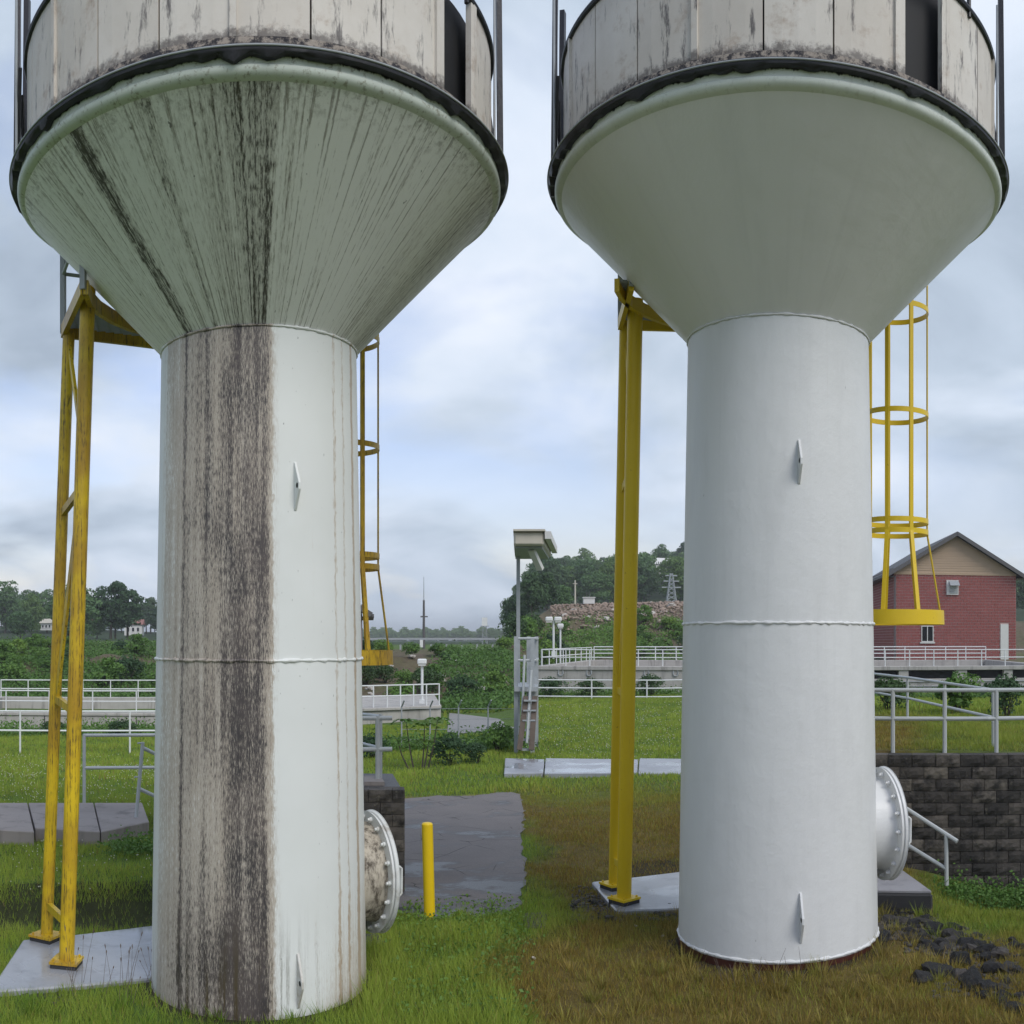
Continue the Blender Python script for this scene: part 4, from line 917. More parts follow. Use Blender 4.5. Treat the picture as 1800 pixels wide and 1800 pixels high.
# ------------------------------------------------------------------ bollard, lamps, poles, masts
t = thing('bollard', G(756, 1618, -0.09), 'yellow bollard standing at the near edge of the asphalt', 'bollard')
b = G(756, 1618, -0.09); b = Vector((b.x, b.y, -0.25)); tp = PZ(751, math.hypot(b.x, b.y) / Q, 0.99)
MB().tube([b, tp - Vector((0, 0, 0.02))], 0.062, 24).build('post', M['bollard'], t, True)
MB().tube([tp - Vector((0, 0, 0.021)), tp - Vector((0, 0, 0.006)), tp], [0.062, 0.052, 0.03], 24).build('cap', M['bollard'], t, True)
def lamp(px, py0, py1, d, label, heads=1):
    a = P(px, py1, d); b = P(px, py0, d); a.z = min(a.z, Hz(a)) if d > 50 else a.z
    t = thing('lamp_post', a, label, 'lamp post', 'lamp posts by the basins'); MB().tube([a, b], 0.055, 8).build('pole', W, t)
    for s in ((-1, 1) if heads == 2 else (0,)):
        c = b + Vector((s * 0.22, 0, 0.05)); MB().box(c, (0.36, 0.4, 0.22)).build('lamp_head', M['lamp_white'], t, bevel=0.04); MB().box(c - Vector((0, 0, 0.14)), (0.28, 0.32, 0.06)).build('lens', M['frame'], t)
    MB().box(a.lerp(b, 0.12), (0.2, 0.2, 0.3)).build('base_box', W, t)
lamp(973, 1090, 1158, 45, 'taller white twin-headed lamp post at the left end of the large basin', 2); lamp(985, 1101, 1156, 54, 'shorter white lamp post just right of the twin-headed one', 1)
lamp(742, 1165, 1246, 37, 'slim white lamp post on the low concrete platform', 1)
d = 72; a = P(745, 1140, d); t = thing('utility_pole', a, 'tall dark pole with crossarm and whip aerial on the bank', 'pole')
MB().tube([a - Vector((0, 0, 1)), P(745, 1055, d)], [0.13, 0.08], 8).build('pole', M['fascia'], t); MB().tube([P(745, 1055, d), P(745, 1014, d)], [0.035, 0.02], 6).build('aerial', M['galv'], t)
MB().beam(P(739, 1084, d), P(752, 1084, d), 0.1, 0.1).build('crossarm', M['fascia'], t); MB().box(P(741, 1131, d), (0.25, 0.25, 0.6)).build('cabinet', M['lamp_white'], t)
def lattice(px, y0, y1, d, w0, w1, label, arms, mat, name='lattice_mast', cat='mast'):
    a = P(px, y1, d); h = (y1 - y0) * d / F0; t = thing(name, a, label, cat); m = MB(); r = w0 / 22; n = 7
    def cor(k, i): w = w0 + (w1 - w0) * k; return a + Vector((w / 2 * (-1 if i in (0, 3) else 1), w / 2 * (-1 if i < 2 else 1), h * k))
    for i in range(4): MB().tube([cor(0, i), cor(1, i)], r, 5).build('leg', mat, t)
    for j in range(n):
        for i in range(4): m.tube([cor(j / n, i), cor((j + 1) / n, (i + 1) % 4)], r * 0.6, 4); m.tube([cor(j / n, (i + 1) % 4), cor((j + 1) / n, i)], r * 0.6, 4)
    m.build('lattice', mat, t)
    for k, w in arms: MB().beam(a + Vector((-w / 2, 0, h * k)), a + Vector((w / 2, 0, h * k)), r * 2, r * 2.5).build('crossarm', mat, t)
    return t, a, h
t, a, h = lattice(852, 1088, 1138, 150, 0.9, 0.45, 'far pale lattice aerial mast above the bank', [(0.75, 1.4)], M['galv'])
for k in (0.8, 0.9, 1.0): MB().box(a + Vector((0, -0.3, h * k)), (0.9, 0.3, 0.45)).build('antenna', M['lamp_white'], t)
lattice(1180, 1008, 1062, 140, 1.5, 0.35, 'grey lattice power pylon before the wooded hill', [(0.55, 3.0), (0.75, 2.4), (0.93, 1.8)], M['galv'], 'power_pylon', 'pylon')
a = P(1011, 1062, 130); t = thing('utility_pole', a, 'thin pale wooden pole before the wooded hill', 'pole'); MB().tube([a - Vector((0, 0, 2)), P(1011, 1020, 130)], [0.16, 0.1], 6).build('pole', M['cream'], t); MB().beam(P(1007, 1026, 130), P(1015, 1026, 130), 0.1, 0.1).build('crossarm', M['cream'], t)
c = P(1035, 1061, 86); t = thing('white_shed', c, 'small white box with two little masts on the rubble crest', 'shed')
MB().box(c + Vector((0, 0, 0.25)), (1.05, 1.0, 0.55)).build('wall', M['house_white'], t); MB().box(c + Vector((0, 0, 0.56)), (1.2, 1.15, 0.08)).build('roof', M['frame'], t)
for s in (-0.2, 0.1): MB().tube([c + Vector((s, 0, 0.6)), c + Vector((s, 0, 1.1))], 0.03, 5).build('mast', M['fascia'], t)
# barrier along the bank crest on the left
t = thing('guardrail', PZ(690, 66, 2.2), 'long grey guardrail along the crest of the green bank', 'guardrail')
for k in range(10):
    q = PZ(650 + k * 27, 66, 0); q.z = Hz(q); MB().beam(q - Vector((0, 0, 0.3)), q + Vector((0, 0, 0.38)), 0.12, 0.12).build('post', M['galv'], t)
q0 = PZ(645, 66, 0); q1 = PZ(895, 66, 0); z0 = max(Hz(PZ(px, 66, 0)) for px in range(650, 895, 20)) + 0.30
MB().beam((q0.x, q0.y, z0), (q1.x, q1.y, z0), 0.08, 0.14).build('rail', M['galv'], t)
# wire fence by the gravel track
t = thing('wire_fence', PZ(806, 24.5, -0.1), 'thin wire fence with leaning posts before the gravel track', 'fence')
fp = [PZ(px, 26.5, -0.1) for px in (706, 756, 806, 858, 905)]
for p in fp: MB().tube([p, p + Vector((0, 0, 1.15)), p + Vector((0.1, -0.2, 1.36))], 0.022, 6).build('post', M['galv'], t)
for zz in (0.2, 0.5, 0.8, 1.1):
    for i in range(4): MB().tube([fp[i] + Vector((0, 0, zz)), fp[i + 1] + Vector((0, 0, zz))], 0.006, 4).build('wire', M['galv'], t)
# houses on the hills
def house(px, py, d, w, hgt, wall, roof, label, rz=0.2):
    c = P(px, py, d); t = thing('house', c, label, 'house', rz=rz); MB().box((0, 0, hgt / 2), (w, w * 0.7, hgt)).build('wall', wall, t)
    e = w / 2 + 0.3; f = w * 0.35 + 0.3; hr = w * 0.3
    MB().add([(-e, -f, hgt), (e, -f, hgt), (e, f, hgt), (-e, f, hgt), (-e, 0, hgt + hr), (e, 0, hgt + hr)], [(0, 1, 5, 4), (2, 3, 4, 5), (0, 4, 3), (1, 2, 5), (3, 2, 1, 0)]).build('roof', roof, t)
    for k in (-0.28, 0.0, 0.28): wn = MB().box((k * w, -w * 0.35 - 0.02, hgt * 0.55), (w * 0.12, 0.06, hgt * 0.35)).build('window', M['glass'], t); MB().box((k * w, -w * 0.35 - 0.04, hgt * 0.55 - hgt * 0.19), (w * 0.15, 0.1, 0.08)).build('sill', M['frame'], wn)
house(236, 1117, 205, 4.0, 2.4, M['house_white'], M['house_red'], 'white house with red roof among trees on the left hill'); house(87, 1108, 205, 3.4, 1.6, M['house_white'], M['cream'], 'low white house among trees on the far left hill', -0.2)
house(152, 1093, 205, 3.0, 1.9, M['house_red'], M['fascia'], 'small reddish house high on the left hill', 0.5); house(1158, 1016, 210, 5.5, 3.0, M['house_white'], M['frame'], 'white house half hidden on the wooded right hill', 0.3)

# ------------------------------------------------------------------ plants
def leaf_quads(centers, normals, size, r):
    n = len(centers); t = r.normal(size=(n, 3)); t -= (t * normals).sum(1)[:, None] * normals; t /= np.linalg.norm(t, axis=1)[:, None] + 1e-9
    b = np.cross(normals, t); s = (size * r.uniform(0.6, 1.35, n))[:, None]
    v = np.stack([centers - t * s * 0.5, centers + b * s * 0.32 , centers + t * s * 0.5, centers - b * s * 0.32], 1).reshape(-1, 3)
    return v, np.arange(4 * n).reshape(-1, 4)
def crown_mesh(name, mat, rx, rz, zc, n_lobe, per, leaf, seed, lobe=0.42):
    r = np.random.default_rng(seed); C = []; Nn = []
    for k in range(n_lobe):
        u = r.normal(size=3); u /= np.linalg.norm(u); q = r.uniform(0.35, 0.95) ** 0.6
        c = u * q * np.array([rx, rx, rz]) * 0.8 + np.array([0, 0, zc]); lr = lobe * rx * r.uniform(0.55, 1.2)
        w = r.normal(size=(per, 3)); w /= np.linalg.norm(w, axis=1)[:, None]; w[:, 2] = np.where(w[:, 2] < -0.35, -w[:, 2], w[:, 2])
        C.append(c + w * lr * (r.uniform(0.65, 1.08, per) ** 0.7)[:, None] * np.array([1, 1, 0.8])); nn = w + r.normal(size=(per, 3)) * 0.55; Nn.append(nn / np.linalg.norm(nn, axis=1)[:, None])
    v, f = leaf_quads(np.concatenate(C), np.concatenate(Nn), leaf, r); return np_mesh(name, v, f, mat)
def trunk_mesh(h, r0, seed, spread):
    rd = random.Random(seed); m = MB(); top = Vector((rd.uniform(-.2, .2), rd.uniform(-.2, .2), h)); m.tube([(0, 0, -0.6), (0, 0, 0), top * 0.5, top], [r0 * 1.2, r0, r0 * 0.7, r0 * 0.35], 6)
    for k in range(6):
        b = top * rd.uniform(0.45, 0.95); a = rd.uniform(0, 6.28); m.tube([b, b + Vector((math.cos(a) * spread * .5, math.sin(a) * spread * .5, h * .22)), b + Vector((math.cos(a) * spread, math.sin(a) * spread, h * .5))], [r0 * .4, r0 * .28, r0 * .1], 5)
    return m.mesh('trunk', M['bark'])
protos = []
for k in range(7):
    rx = 2.7 + 0.35 * (k % 3); rz = 4.2 + 0.4 * ((k * 2) % 3)
    protos.append((crown_mesh('crown', M['leaf_wood'] if k % 3 else M['leaf_dark'], rx, rz, 4.6, 40, 110, 0.42, 40 + k), trunk_mesh(4.6, 0.2, k, 1.9)))
def tree(k, loc, sc, rz, label, group, sz=1.0):
    t = thing('leafy_tree', loc, label, 'tree', group); t.rotation_euler = (0, 0, rz); t.scale = (sc, sc, sc * sz)
    obj('crown', protos[k % 7][0], t); obj('trunk', protos[k % 7][1], t)
def wood(px0, px1, d0, d1, n, sc, label, group, seed, clear=()):
    r = random.Random(seed); pl = []
    for i in range(n * 14):
        if len(pl) >= n: break
        px = r.uniform(px0, px1); d = math.sqrt(r.uniform(d0 * d0, d1 * d1)); p = PZ(px, d, 0)
        if any((p - q).length < 2.1 * sc for q in pl): continue
        if any(abs(px - a) < w and d < dd for a, w, dd in clear): continue
        pl.append(p); p = p.copy(); p.z = Hz(p) - 0.2; tree(r.randrange(7), p, sc * r.uniform(0.7, 1.25), r.uniform(0, 6), label, group, r.uniform(0.85, 1.2))
wood(-60, 330, 135, 330, 92, 1.0, 'leafy tree in the wood on the left hill', 'trees on the left hill', 1, ((236, 10, 195), (87, 8, 195), (152, 7, 195)))
wood(900, 1290, 165, 345, 172, 1.05, 'leafy tree in the wood on the right hill', 'trees on the right hill', 2, ((1158, 16, 235),))
def ridge():
    r = np.random.default_rng(5); V = []; n0 = 0
    for i in range(170):
        px = r.uniform(600, 915); d = r.uniform(600, 780); p = PZ(px, d, 0); me = protos[i % 7][0]; bv = np.empty(len(me.vertices) * 3, np.float32); me.vertices.foreach_get('co', bv); bv = bv.reshape(-1, 4, 3)[::4].reshape(-1, 3)
        sc = r.uniform(0.75, 1.35); q = bv.reshape(-1, 4, 3); c = q.mean(1, keepdims=True); q = (c + (q - c) * 2.2).reshape(-1, 3); V.append(q * sc + np.array([p.x, p.y, Hz(p) - 1.2]))
    v = np.concatenate(V); tag(obj('ridge_wood', np_mesh('ridge_wood', v, np.arange(len(v)).reshape(-1, 4), M['leaf_wood'])), 'far bluish wooded ridge beyond the green bank', kind='stuff')
ridge()
wood(1690, 1840, 150, 300, 14, 1.0, 'leafy tree beyond the red block building', 'trees beyond the red building', 4)
for i, (px, d, sc) in enumerate(((905, 112, 0.62), (935, 108, 0.72), (962, 115, 0.66), (985, 120, 0.5))):
    p = PZ(px, d, 0); p.z = Hz(p) - 0.2; tree(i * 3, p, sc, i, 'darker nearer tree left of the wooded hill behind the roofed stair', 'dark trees at the foot of the right hill', 1.1)

shr = [crown_mesh('foliage', M['leaf_shrub'], 0.8, 0.62, 0.62, 16, 90, 0.13, 71, 0.5), crown_mesh('foliage', M['leaf_dark'], 0.85, 0.75, 0.7, 18, 100, 0.12, 72, 0.5), crown_mesh('foliage', M['leaf_shrub'], 0.7, 0.85, 0.8, 16, 90, 0.15, 73, 0.45)]
stm = MB()
for k in range(6): a = k * 1.05; stm.tube([(0, 0, -0.2), (0.12 * math.cos(a), 0.12 * math.sin(a), 0.3), (0.4 * math.cos(a), 0.4 * math.sin(a), 0.85)], [0.025, 0.02, 0.008], 5)
stm = stm.mesh('stem', M['bark'])
def shrub(px, d, hgt, k, label, group=None, wd=1.0, z=None):
    p = PZ(px, d, 0); p.z = Hz(p) if z is None else z; t = thing('shrub', p, label, 'shrub', group, 0); s = hgt / 1.45; t.scale = (s * wd, s * wd, s); t.rotation_euler = (0, 0, px * 0.37)
    obj('foliage', shr[k], t); obj('stem', stm, t)
for px, d, hh, k, wd, lb in ((791, 22.6, 0.75, 1, 1.1, 'round dark shrub left of centre at the lawn edge before the gravel track'), (838, 22.8, 0.55, 1, 1.2, 'low dark shrub beside the round one before the gravel track'), (874, 25, 0.95, 0, 0.9, 'bright green bush at the right end of the grass before the gravel track'),
        (655, 24, 0.65, 1, 1.2, 'dark shrub beside the pipe railing on the short block wall'), (1683, 18.6, 0.98, 0, 1.05, 'big bushy shrub on the terrace behind the two-bar railing'), (1560, 19.5, 0.72, 1, 1.25, 'dark shrub on the terrace just right of the clean column'), (1770, 17.5, 0.8, 1, 1.0, 'shrub at the far right edge of the terrace'),
        (1040, 40.8, 0.85, 1, 1.4, 'shrub in the weeds before the large basin'), (1145, 41.2, 0.95, 1, 1.3, 'dark round shrub behind the clean yellow legs'), (965, 41, 0.9, 1, 1.5, 'shrub at the left end of the large basin'),
        (215, 30.5, 0.55, 1, 1.6, 'dark low shrub before the left basin wall'), (95, 31, 0.5, 1, 1.5, 'low shrub before the left basin at the picture edge')):
    shrub(px, d, hh, k, lb, 'separate shrubs', wd)
r_ = random.Random(9)
for i in range(5): shrub(905 + i * 17, 63 + (i % 3) * 2.5, 2.4 + 0.3 * (i % 2), 0 if i % 2 else 1, 'tall bush in the thicket behind the roofed stair', 'bushes behind the roofed stair', 0.75)
def bkd(px): return float(np.interp(px, [0, 300, 620, 890, 960, 1300, 1800], [47, 47, 40, 40, 62, 62, 74]))
for i in range(64):
    px = r_.uniform(-50, 290) if i < 26 else (r_.uniform(630, 900) if i < 46 else r_.uniform(985, 1215)); d = bkd(px) + r_.uniform(0, 20)
    lb = ('green bush on the bank behind the left basin', 'bushes on the left bank') if i < 26 else (('green bush on the bank right of the grimy tank', 'bushes on the middle bank') if i < 46 else ('green bush on the rubble bank behind the large basin', 'bushes on the rubble bank'))
    shrub(px, d, r_.uniform(0.7, 1.7) * (0.8 if 26 <= i < 46 else 1), r_.randrange(3), lb[0], lb[1], 1.15)

# sumac-like sapling: arching stems with long drooping leaflets
t = thing('sapling', PZ(738, 21.8, -0.1), 'young sapling with feathery palm-like leaves before the concrete platform', 'sapling')
sb = PZ(738, 21.8, -0.1); rr = random.Random(4); rs = np.random.default_rng(5)
for x, hh in ((-0.32, 1.15), (0.12, 1.05), (0.42, 1.18), (-0.55, 0.7), (0.2, 0.65)):
    tp = sb + Vector((x, rr.uniform(-.2, .2), hh)); MB().tube([sb + Vector((x * 0.4, 0, -0.1)), sb + Vector((x * 0.8, 0, hh * .5)), tp], [0.022, 0.016, 0.008], 6).build('stem', M['bark'], t)
    C = []; Nn = []
    for k in range(9):
        a = k * 0.7 + rr.random(); 
        for j in range(12):
            s = 0.05 + j * 0.03; q = tp + Vector((math.cos(a) * s, math.sin(a) * s, 0.10 * math.sin(s * 6) - s * s * 1.1)); C.append(q); Nn.append((rr.uniform(-.5, .5), rr.uniform(-.5, .5), 1))
    Nn = np.array(Nn); Nn /= np.linalg.norm(Nn, axis=1)[:, None]; v, f = leaf_quads(np.array([tuple(c - sb) for c in C]), Nn, 0.11, rs); obj('leaves', np_mesh('leaves', v, f, M['leaf_shrub']), t)

# ------------------------------------------------------------------ grass and weeds (uncountable)
TOW = [(cL.x, cL.y, 0.97), (cR.x, cR.y, 1.0)]
def blocked(x, y):
    px = CX + F * np.arctan2(x, y); d = np.hypot(x, y) / Q; m = inside(ASPH, x, y)
    for q in PADS: m |= inside(q, x, y)
    for a, b, r in TOW: m |= (x - a) ** 2 + (y - b) ** 2 < r * r
    wd = (x * WN[0] + y * WN[1]) / Q; m |= (np.abs(wd - 11.98) < 0.28) & (px > 1390)
    m |= (px < 565) & (d > 32.5) & (d < 43); m |= (px > 935) & (d > 43.5) & (d < 58.5)
    m |= (px > 515) & (px < 716) & (d > 11.0) & (d < 12.9); m |= (px > 785) & (px < 936) & (d > 29.5) & (d < 38.7)
    m |= (px > 590) & (px < 780) & (d > 33.5)
    return m
def grass(name, d0, d1, dens, wid, hh, seed, px0=-150, px1=1950):
    r = np.random.default_rng(seed); ar = (px1 - px0) / F * (d1 * d1 - d0 * d0) * Q * Q / 2; n = int(ar * dens)
    a = (r.uniform(px0, px1, n) - CX) / F; d = np.sqrt(r.uniform(d0 * d0, d1 * d1, n)); x = d * Q * np.sin(a); y = d * Q * np.cos(a)
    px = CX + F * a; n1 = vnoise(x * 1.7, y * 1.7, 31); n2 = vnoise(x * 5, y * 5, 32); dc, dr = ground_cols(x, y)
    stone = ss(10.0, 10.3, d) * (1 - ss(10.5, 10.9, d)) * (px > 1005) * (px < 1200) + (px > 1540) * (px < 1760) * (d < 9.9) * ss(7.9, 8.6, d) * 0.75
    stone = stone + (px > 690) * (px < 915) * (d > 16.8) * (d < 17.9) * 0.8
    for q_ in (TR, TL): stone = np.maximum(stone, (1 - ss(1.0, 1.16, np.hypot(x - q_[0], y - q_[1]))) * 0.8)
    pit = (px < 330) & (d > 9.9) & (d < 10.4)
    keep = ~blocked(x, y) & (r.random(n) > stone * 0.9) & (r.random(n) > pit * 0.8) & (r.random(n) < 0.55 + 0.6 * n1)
    x, y, n1, n2, dr, px, d = (q[keep] for q in (x, y, n1, n2, dr, px, d)); n = len(x); z = H(x, y)
    h = hh * (0.35 + 0.75 * n1 + 0.5 * n2 * n2 + 0.35 * r.random(n)) * np.where(dr > 0.4, 0.75, 1.0); near = ss(10.4, 9.0, d) * ((px > 640) & (px < 900)); h *= 1 + 1.2 * near
    an = r.uniform(0, 2 * math.pi, n); lean = r.uniform(0.1, 0.75, n) * h; la = r.uniform(0, 2 * math.pi, n); w = wid * r.uniform(0.6, 1.4, n)
    bx = np.cos(an) * w / 2; by = np.sin(an) * w / 2
    v = np.stack([np.stack([x - bx, y - by, z - 0.01], 1), np.stack([x + bx, y + by, z - 0.01], 1), np.stack([x + np.cos(la) * lean, y + np.sin(la) * lean, z + h], 1)], 1).reshape(-1, 3)
    g0 = np.array([0.15, 0.245, 0.028]); g1 = np.array([0.33, 0.41, 0.062]); tw = np.array([0.30, 0.24, 0.075]); dy = np.array([0.25, 0.185, 0.042])
    k = np.clip(n1 * 0.6 + n2 * 0.3 + r.random(n) * 0.25, 0, 1)[:, None]; c = g0 * (1 - k) + g1 * k
    s = (r.random(n) < 0.06)[:, None]; c = np.where(s, tw, c); q = np.clip(dr * (0.68 + 0.6 * n2), 0, 1); q = np.where(r.random(n) < 0.12, q * 0.4, q)[:, None]; c = c * (1 - q) + (dy * (0.6 + 0.8 * r.random(n)[:, None])) * q
    o = obj(name, np_mesh(name, v, np.arange(3 * n).reshape(-1, 3), M['blade'], np.repeat(c, 3, 0))); tag(o, kind='stuff'); return o
g1 = grass('near_grass', 5.9, 10.6, 3100, 0.0075, 0.075, 51); tag(g1, 'green and dry brown grass around the tank bases')
g2 = grass('lawn_grass', 10.6, 18, 1500, 0.011, 0.065, 52); tag(g2, 'mown green grass behind the tanks')
g3 = grass('far_grass', 18, 44, 420, 0.024, 0.085, 53); tag(g3, 'far lawn grass up to the basins')
def tufts():
    r = np.random.default_rng(57); V = []; Cc = []
    for i in range(620):
        px = r.uniform(-30, 1830); d = math.sqrt(r.uniform(50, 210)) if i % 2 else r.uniform(7.0, 10.4); p = PZ(px, d, 0)
        if blocked(np.array([p.x]), np.array([p.y]))[0] or (px < 330 and 8.0 < d < 10.5): continue
        n = 26; z = Hz(p); _, dr = ground_cols(np.array([p.x]), np.array([p.y])); a = r.uniform(0, 6.28, n); rad = np.abs(r.normal(size=n)) * 0.035; h = r.uniform(0.06, 0.17, n) * (0.7 if d > 10.5 else 1); an = r.uniform(0, 6.28, n)
        bx = p.x + rad * np.cos(a); by = p.y + rad * np.sin(a); w = 0.0045; l = r.uniform(0.3, 0.9, n) * h
        V.append(np.stack([np.stack([bx - w * np.cos(an), by - w * np.sin(an), np.full(n, z - 0.01)], 1), np.stack([bx + w * np.cos(an), by + w * np.sin(an), np.full(n, z - 0.01)], 1), np.stack([bx + l * np.cos(a), by + l * np.sin(a), z + h], 1)], 1).reshape(-1, 3))
        g = np.array([0.15, 0.25, 0.03]) * r.uniform(0.6, 1.2); y = np.array([0.34, 0.26, 0.07]) * r.uniform(0.6, 1.1); k = float(np.clip(dr[0] + r.uniform(-0.4, 0.2), 0, 1)); Cc.append(np.tile(g * (1 - k) + y * k, (3 * n, 1)))
    v = np.concatenate(V); tag(obj('grass_tufts', np_mesh('grass_tufts', v, np.arange(len(v)).reshape(-1, 3), M['blade'], np.concatenate(Cc))), 'taller loose tufts standing out of the turf', kind='stuff')
tufts()
# clover heads
def clover():
    r = np.random.default_rng(61); n = 3400; px = np.where(r.random(n) < 0.45, r.uniform(-30, 280, n), r.uniform(900, 1210, n)); d = np.where(px < 500, np.sqrt(r.uniform(110, 625, n)), np.sqrt(r.uniform(380, 1400, n)))
    a = (px - CX) / F; x = d * Q * np.sin(a); y = d * Q * np.cos(a); k = ~blocked(x, y) & (r.random(n) < vnoise(x * 0.7, y * 0.7, 5) * 1.1 - 0.1); x, y, d = x[k], y[k], d[k]; n = len(x); z = H(x, y) + r.uniform(0.05, 0.09, n); s = 0.006 + 0.00030 * d
    o = np.array([[1, 0, 0], [0, 1, 0], [-1, 0, 0], [0, -1, 0], [0, 0, 1.0], [0, 0, -1]]); v = (np.stack([x, y, z], 1)[:, None] + o[None] * s[:, None, None]).reshape(-1, 3)
    t = np.array([[0, 1, 4], [1, 2, 4], [2, 3, 4], [3, 0, 4], [1, 0, 5], [2, 1, 5], [3, 2, 5], [0, 3, 5]]); f = (np.arange(n)[:, None, None] * 6 + t[None]).reshape(-1, 3)
    tag(obj('clover_flowers', np_mesh('clover_flowers', v, f, M['flower'])), 'tiny white clover heads scattered over the lawns', kind='stuff')
clover()
def weeds(name, label, px0, px1, dfun, n, per, leaf, spread, hh, seed, mat, prob=None):
    r = np.random.default_rng(seed); px = r.uniform(px0, px1, n); d = dfun(px, r); a = (px - CX) / F; x = d * Q * np.sin(a); y = d * Q * np.cos(a)
    k = ~blocked(x, y) if prob != 'edge' else np.ones(n, bool)
    if prob == 'bank': k &= r.random(n) < vnoise(x * 0.25, y * 0.25, 77) * 1.5 - np.where((px > 600) & (px < 905), -0.35, 0.0)
    x, y = x[k], y[k]; n = len(x); z = H(x, y); sc = r.uniform(0.5, 1.4, n)
    u = r.normal(size=(n, per, 3)) * np.array([spread, spread, 0]) * sc[:, None, None]; u[:, :, 2] = np.abs(r.normal(size=(n, per))) * hh * sc[:, None]
    C = (np.stack([x, y, z], 1)[:, None] + u).reshape(-1, 3); Nn = r.normal(size=(len(C), 3)) + np.array([0, -0.3, 0.8]); Nn /= np.linalg.norm(Nn, axis=1)[:, None]
    v, f = leaf_quads(C, Nn, leaf, r); tag(obj(name, np_mesh(name, v, f, mat)), label, kind='stuff')
B0 = lambda px: np.interp(px, [0, 300, 620, 890, 960, 1300, 1800], [47, 47, 40, 40, 62, 62, 74])
weeds('bank_weeds', 'rank green weeds over the left and middle banks', -60, 905, lambda px, r: B0(px) + r.uniform(-2, 23, len(px)), 7000, 24, 0.15, 0.30, 0.22, 81, M['leaf_shrub'], 'bank')
weeds('rubble_weeds', 'weeds growing over the rubble bank', 905, 1300, lambda px, r: B0(px) + r.uniform(-2, 17, len(px)), 1900, 26, 0.17, 0.34, 0.25, 82, M['leaf_shrub'], 'bank')
weeds('edge_weeds', 'weeds along the foot of the basins', -60, 1840, lambda px, r: np.where(px < 600, 31.5, np.where(px < 930, 26.5, 42.0)) + r.uniform(-1.2, 1.0, len(px)), 1500, 22, 0.10, 0.22, 0.17, 83, M['leaf_shrub'])
weeds('asphalt_weeds', 'straggling weeds creeping over the near asphalt edge', 700, 905, lambda px, r: np.where(r.random(len(px)) < 0.75, r.uniform(9.4, 10.0, len(px)), r.uniform(9.9, 10.7, len(px))), 260, 16, 0.035, 0.07, 0.05, 84, M['leaf_shrub'], 'edge')
weeds('wall_weeds', 'leafy weeds at the foot of the long block wall', 1655, 1830, lambda px, r: r.uniform(10.9, 11.6, len(px)), 130, 26, 0.045, 0.09, 0.09, 85, M['leaf_shrub'], 'edge')
weeds('slab_weeds', 'green weeds at the slab edge left of the grimy column', 195, 285, lambda px, r: r.uniform(12.0, 12.6, len(px)), 60, 24, 0.05, 0.09, 0.09, 86, M['leaf_shrub'], 'edge')
weeds('ground_cover', 'broad leaved weeds in the near grass right of the grimy tank', 700, 905, lambda px, r: r.uniform(7.3, 9.6, len(px)), 420, 18, 0.04, 0.08, 0.05, 87, M['leaf_shrub'], 'edge')
def stalks():
    m = MB(); r = random.Random(3)
    for i in range(46):
        px = r.uniform(120, 275) if i < 26 else r.uniform(1235, 1420); d = r.uniform(7.85, 8.3) if i < 26 else r.uniform(7.7, 8.0); p = PZ(px, d, 0); p.z = Hz(p); h = r.uniform(0.18, 0.5) if i < 26 else r.uniform(0.1, 0.26); q = p + Vector((r.uniform(-.12, .12), r.uniform(-.05, .05), h))
        m.tube([p, p.lerp(q, 0.5) + Vector((0, 0, 0.02)), q], [0.0022, 0.0018, 0.0012], 4); 
        if i < 26: m.tube([q, q.lerp(q + (q - p), 0.06), q + (q - p) * 0.10], [0.002, 0.006, 0.002], 5)
    tag(m.build('seed_stalks', M['rust_pipe']), 'thin seed-headed grass stalks before the tank bases', kind='stuff')
stalks()

# ------------------------------------------------------------------ rocks and gravel
import bmesh
def rock_mesh(seed, mat, sub=1, flat=0.7, amp=0.28):
    bm = bmesh.new(); bmesh.ops.create_icosphere(bm, subdivisions=sub, radius=0.5); r = random.Random(seed)
    pl = [(Vector((r.gauss(0, 1), r.gauss(0, 1), r.gauss(0, 1))).normalized(), r.uniform(0.25, 0.42)) for _ in range(7)]
    for v in bm.verts:
        for n, k in pl:
            e = v.co.dot(n) - k
            if e > 0: v.co -= n * e
        v.co *= 1 + r.uniform(-amp, amp) * 0.35; v.co.z *= flat
    me = bpy.data.meshes.new('rock'); bm.to_mesh(me); bm.free(); me.materials.append(mat); return me
blk = [rock_mesh(i, M['black_rock'], 2, 0.75, 0.5) for i in range(7)]; rub = [rock_mesh(20 + i, M['rubble'] if i % 3 else M['pale_rock'], 1) for i in range(6)]; pal = [rock_mesh(40 + i, M['pale_rock'], 1) for i in range(3)]
rk = random.Random(17)
def rock(ms, p, s, label, group, sink=0.25):
    p = Vector(p); p.z = Hz(p) + s * (0.35 - sink); o = obj('rock', rk.choice(ms), loc=p, rot=(rk.uniform(-.4, .4), rk.uniform(-.4, .4), rk.uniform(0, 6.28)), scale=(s * rk.uniform(.8, 1.4), s * rk.uniform(.8, 1.3), s * rk.uniform(.7, 1.0))); tag(o, label, 'rock', group)
